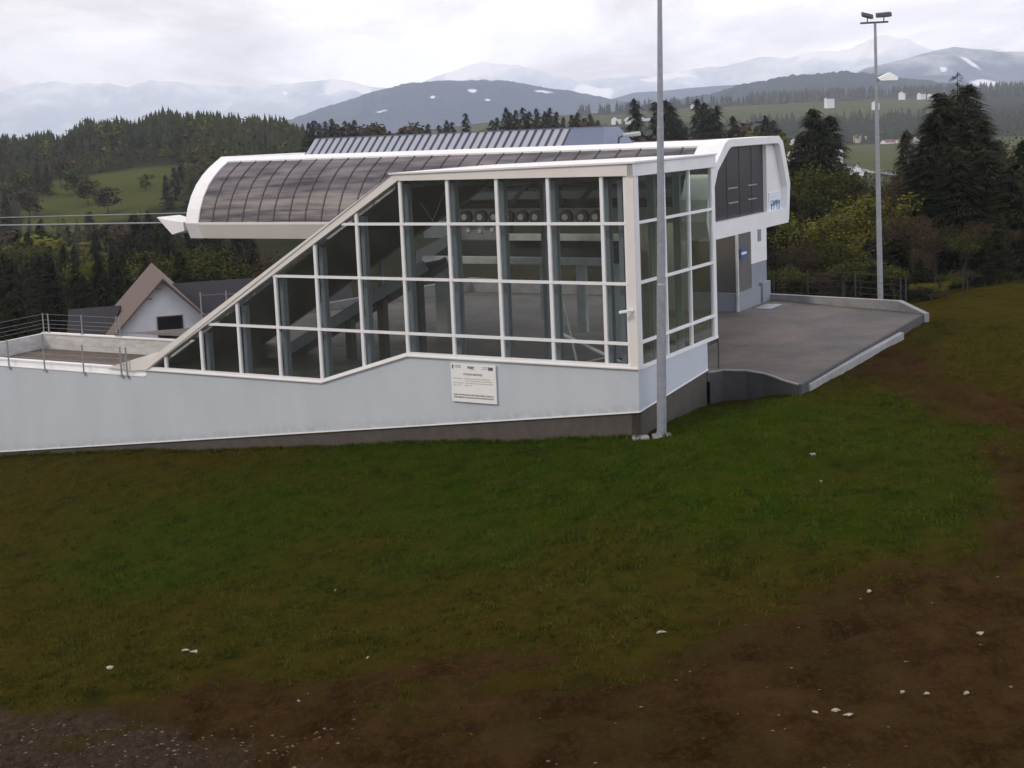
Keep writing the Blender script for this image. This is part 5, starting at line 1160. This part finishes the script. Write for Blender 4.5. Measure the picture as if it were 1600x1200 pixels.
# ================================================================== GRASS, LITTER
def grass():
    r = np.random.default_rng(3); n = 430000
    ang = r.uniform(-24, 24, n); d = np.sqrt(r.uniform(24**2, 74**2, n)); x = d*np.sin(np.radians(ang)); y = d*np.cos(np.radians(ang))
    t = (x-X0)*TX+(y-Y0)*TY; s_ = (x-X0)*SX+(y-Y0)*SY
    m, sg = mudmask(x, y); tuft = fbm(x*.9, y*.9, 3, 40)
    keep = ((s_ < -.05) | ((t < -.05) & (s_ < 5.5)) | (t < -5.1)) & (r.random(n) > m*1.05+.02-(m > .5)*.02) & (r.random(n) < (.75+tuft*.9)*np.clip(1.6-d/60, .3, 1))
    x, y, m = x[keep], y[keep], m[keep]; tuft = tuft[keep]
    # taller tufts, and a ragged fringe along the foot of the wall
    nt_ = 2600; ci = r.integers(0, len(x), nt_); wt = r.uniform(-.2, 36, 900); ws_ = -.08-np.abs(r.normal(size=900))*.12
    cx_ = np.concatenate([x[ci], X0+TX*wt+SX*ws_]); cy_ = np.concatenate([y[ci], Y0+TY*wt+SY*ws_]); rep_ = 12; ex_ = np.repeat(cx_, rep_)+r.normal(size=len(cx_)*rep_)*.06; ey_ = np.repeat(cy_, rep_)+r.normal(size=len(cx_)*rep_)*.06
    tall = np.concatenate([np.ones(len(x)), np.repeat(r.uniform(1.5, 3.4, len(cx_)), rep_)]); x = np.concatenate([x, ex_]); y = np.concatenate([y, ey_]); m = np.concatenate([m, np.zeros(len(ex_))]); tuft = np.concatenate([tuft, np.zeros(len(ex_))])
    n = len(x); z = ground(x, y)
    h = r.uniform(.03, .075, n)*(1+tuft*.8)*(1-.5*m)*tall; a = r.uniform(0, 2*pi, n); w = r.uniform(.012, .03, n); lx = r.normal(size=n)*.05; ly = r.normal(size=n)*.05
    V = np.empty((n, 3, 3)); V[:, 0] = np.stack([x-np.cos(a)*w, y-np.sin(a)*w, z-.02], 1); V[:, 1] = np.stack([x+np.cos(a)*w, y+np.sin(a)*w, z-.02], 1); V[:, 2] = np.stack([x+lx, y+ly, z+h], 1)
    g = foliage('grass_blades', (.010, .030, .001), (.085, .095, .010), 1.1, 1.5); tt = g.node_tree; bb = tt.nodes['Principled BSDF']; old = bb.inputs['Base Color'].links[0].from_socket
    aa = N(tt, 'ShaderNodeAttribute', attribute_name='lush'); m1 = N(tt, 'ShaderNodeMix', data_type='RGBA'); tt.links.new(aa.outputs['Fac'], m1.inputs[0]); m1.inputs[6].default_value = (.056, .045, .008, 1); m1.inputs[7].default_value = (.030, .066, .003, 1)
    m2_ = N(tt, 'ShaderNodeMix', data_type='RGBA'); m2_.inputs[0].default_value = .5; tt.links.new(m1.outputs[2], m2_.inputs[6]); tt.links.new(old, m2_.inputs[7]); tt.links.new(m2_.outputs[2], bb.inputs['Base Color'])
    gm = npmesh('grass', V.reshape(-1, 3), np.arange(3*n).reshape(-1, 3), g); a4 = gm.attributes.new('lush', 'FLOAT', 'POINT'); a4.data.foreach_set('value', np.repeat(lush(x, y), 3).astype(np.float32))
    tag(link('grass', gm), 'short dark green grass on the slope before the glass hall', 'grass', kind='stuff')
grass()
scrap = mat('scrap_white', (.36, .325, .27), .8, noise=(14, .8, (.16, .13, .10))); stone = mat('pale_stone', (.15, .115, .085), .9, noise=(8, .5, (.2, .16, .13)))
for px, py, w, lb in [(1270, 713, .16, 'white paper scrap in the grass right of the near mast'), (1358, 930, .10, 'white scrap at the muddy edge at the right'), (1033, 991, .16, 'pale scrap at the grass edge below the near mast'),
                      (290, 1018, .17, 'left one of two pale flat scraps lying close together in the lower left grass'), (304, 1019, .17, 'right one of two pale flat scraps lying close together in the lower left grass'), (172, 1045, .15, 'pale scrap in the grass at the lower left'),
                      (575, 1031, .07, 'small white scrap in the grass at the bottom centre'), (466, 1089, .07, 'small pale scrap on the earth at the bottom left of centre'), (524, 921, .06, 'tiny white scrap high in the grass left of centre'),
                      (1274, 1108, .10, 'pale scrap first in the row on the brown earth at the lower right'), (1306, 1112, .13, 'pale scrap second in the row on the brown earth at the lower right'), (1327, 1121, .16, 'largest pale scrap in the row on the brown earth at the lower right'),
                      (1410, 1081, .09, 'pale scrap on the brown earth at the right'), (1448, 1087, .09, 'flat pale scrap at the far right on brown earth'), (1510, 1092, .10, 'rightmost pale scrap on the brown earth'), (1283, 752, .06, 'tiny white scrap in the grass below the larger one'),
                      (1531, 997, .12, 'pale flat strip on the brown earth near the right edge')]:
    x, y, z = ongnd(px, py); z = gz(x, y); m = MB(); k = 7; r_ = random.Random(px); w *= .8
    ring = [(x+w*r_.uniform(.5, 1.1)*cos(i*2*pi/k), y+w*.9*r_.uniform(.4, 1.1)*sin(i*2*pi/k), z+.0+r_.uniform(0, .06)) for i in range(k)]
    m.prism(ring, (0, 0, .02)); c = (x, y, z+.07); b0 = len(m.v); m.v.append(c); m.f += [(k+i, k+(i+1) % k, b0) for i in range(k)]
    tag(m.build('litter_scrap', scrap), lb, 'litter', 'pale scraps of litter on the ground')
# loose gravel along the bottom left corner and stones in the mud
def stones():
    r = np.random.default_rng(8); V = []; F = []; base = np.array([[1, 0, 0], [-1, 0, 0], [0, 1, 0], [0, -1, 0], [0, 0, 1], [0, 0, -1]], float); fc = np.array([[0, 2, 4], [2, 1, 4], [1, 3, 4], [3, 0, 4], [2, 0, 5], [1, 2, 5], [3, 1, 5], [0, 3, 5]])
    P_ = []
    for _ in range(700): P_.append((r.uniform(-60, 560), r.uniform(1128, 1215)))
    for _ in range(260): P_.append((r.uniform(100, 1640), r.uniform(880, 1215)))
    for px, py in P_:
        x, y, z = ongnd(px, py)
        m, _ = mudmask(np.array([x]), np.array([y]))
        if m[0] < .5 or r.random() < .35*(px > 300): continue
        s_ = .012+.05*r.random()**3; V.append(base*[s_, s_*r.uniform(.5, 1), s_*.35]*r.uniform(.7, 1.2, (6, 1))+[x, y, gz(x, y)+s_*.2]); F.append(fc+6*(len(V)-1))
    tag(link('gravel', npmesh('gravel', np.concatenate(V), np.concatenate(F), stone)), 'loose pale gravel strewn over the brown earth', 'gravel', kind='stuff')
stones()

# ================================================================== HAZE
hzm = bpy.data.materials.new('haze'); hzm.use_nodes = True; t = hzm.node_tree; t.nodes.clear()
ho = N(t, 'ShaderNodeOutputMaterial'); pv = N(t, 'ShaderNodeVolumePrincipled'); pv.inputs['Color'].default_value = (.80, .89, 1.0, 1); pv.inputs['Density'].default_value = 1.05e-4; pv.inputs['Anisotropy'].default_value = .15
t.links.new(pv.outputs[0], ho.inputs['Volume'])
m = MB(); m.wbox(-6500, 6500, -60, 10900, -64, 760); hb = m.build('haze', hzm); tag(hb, 'thin blue haze filling the valley air', 'haze', kind='stuff')
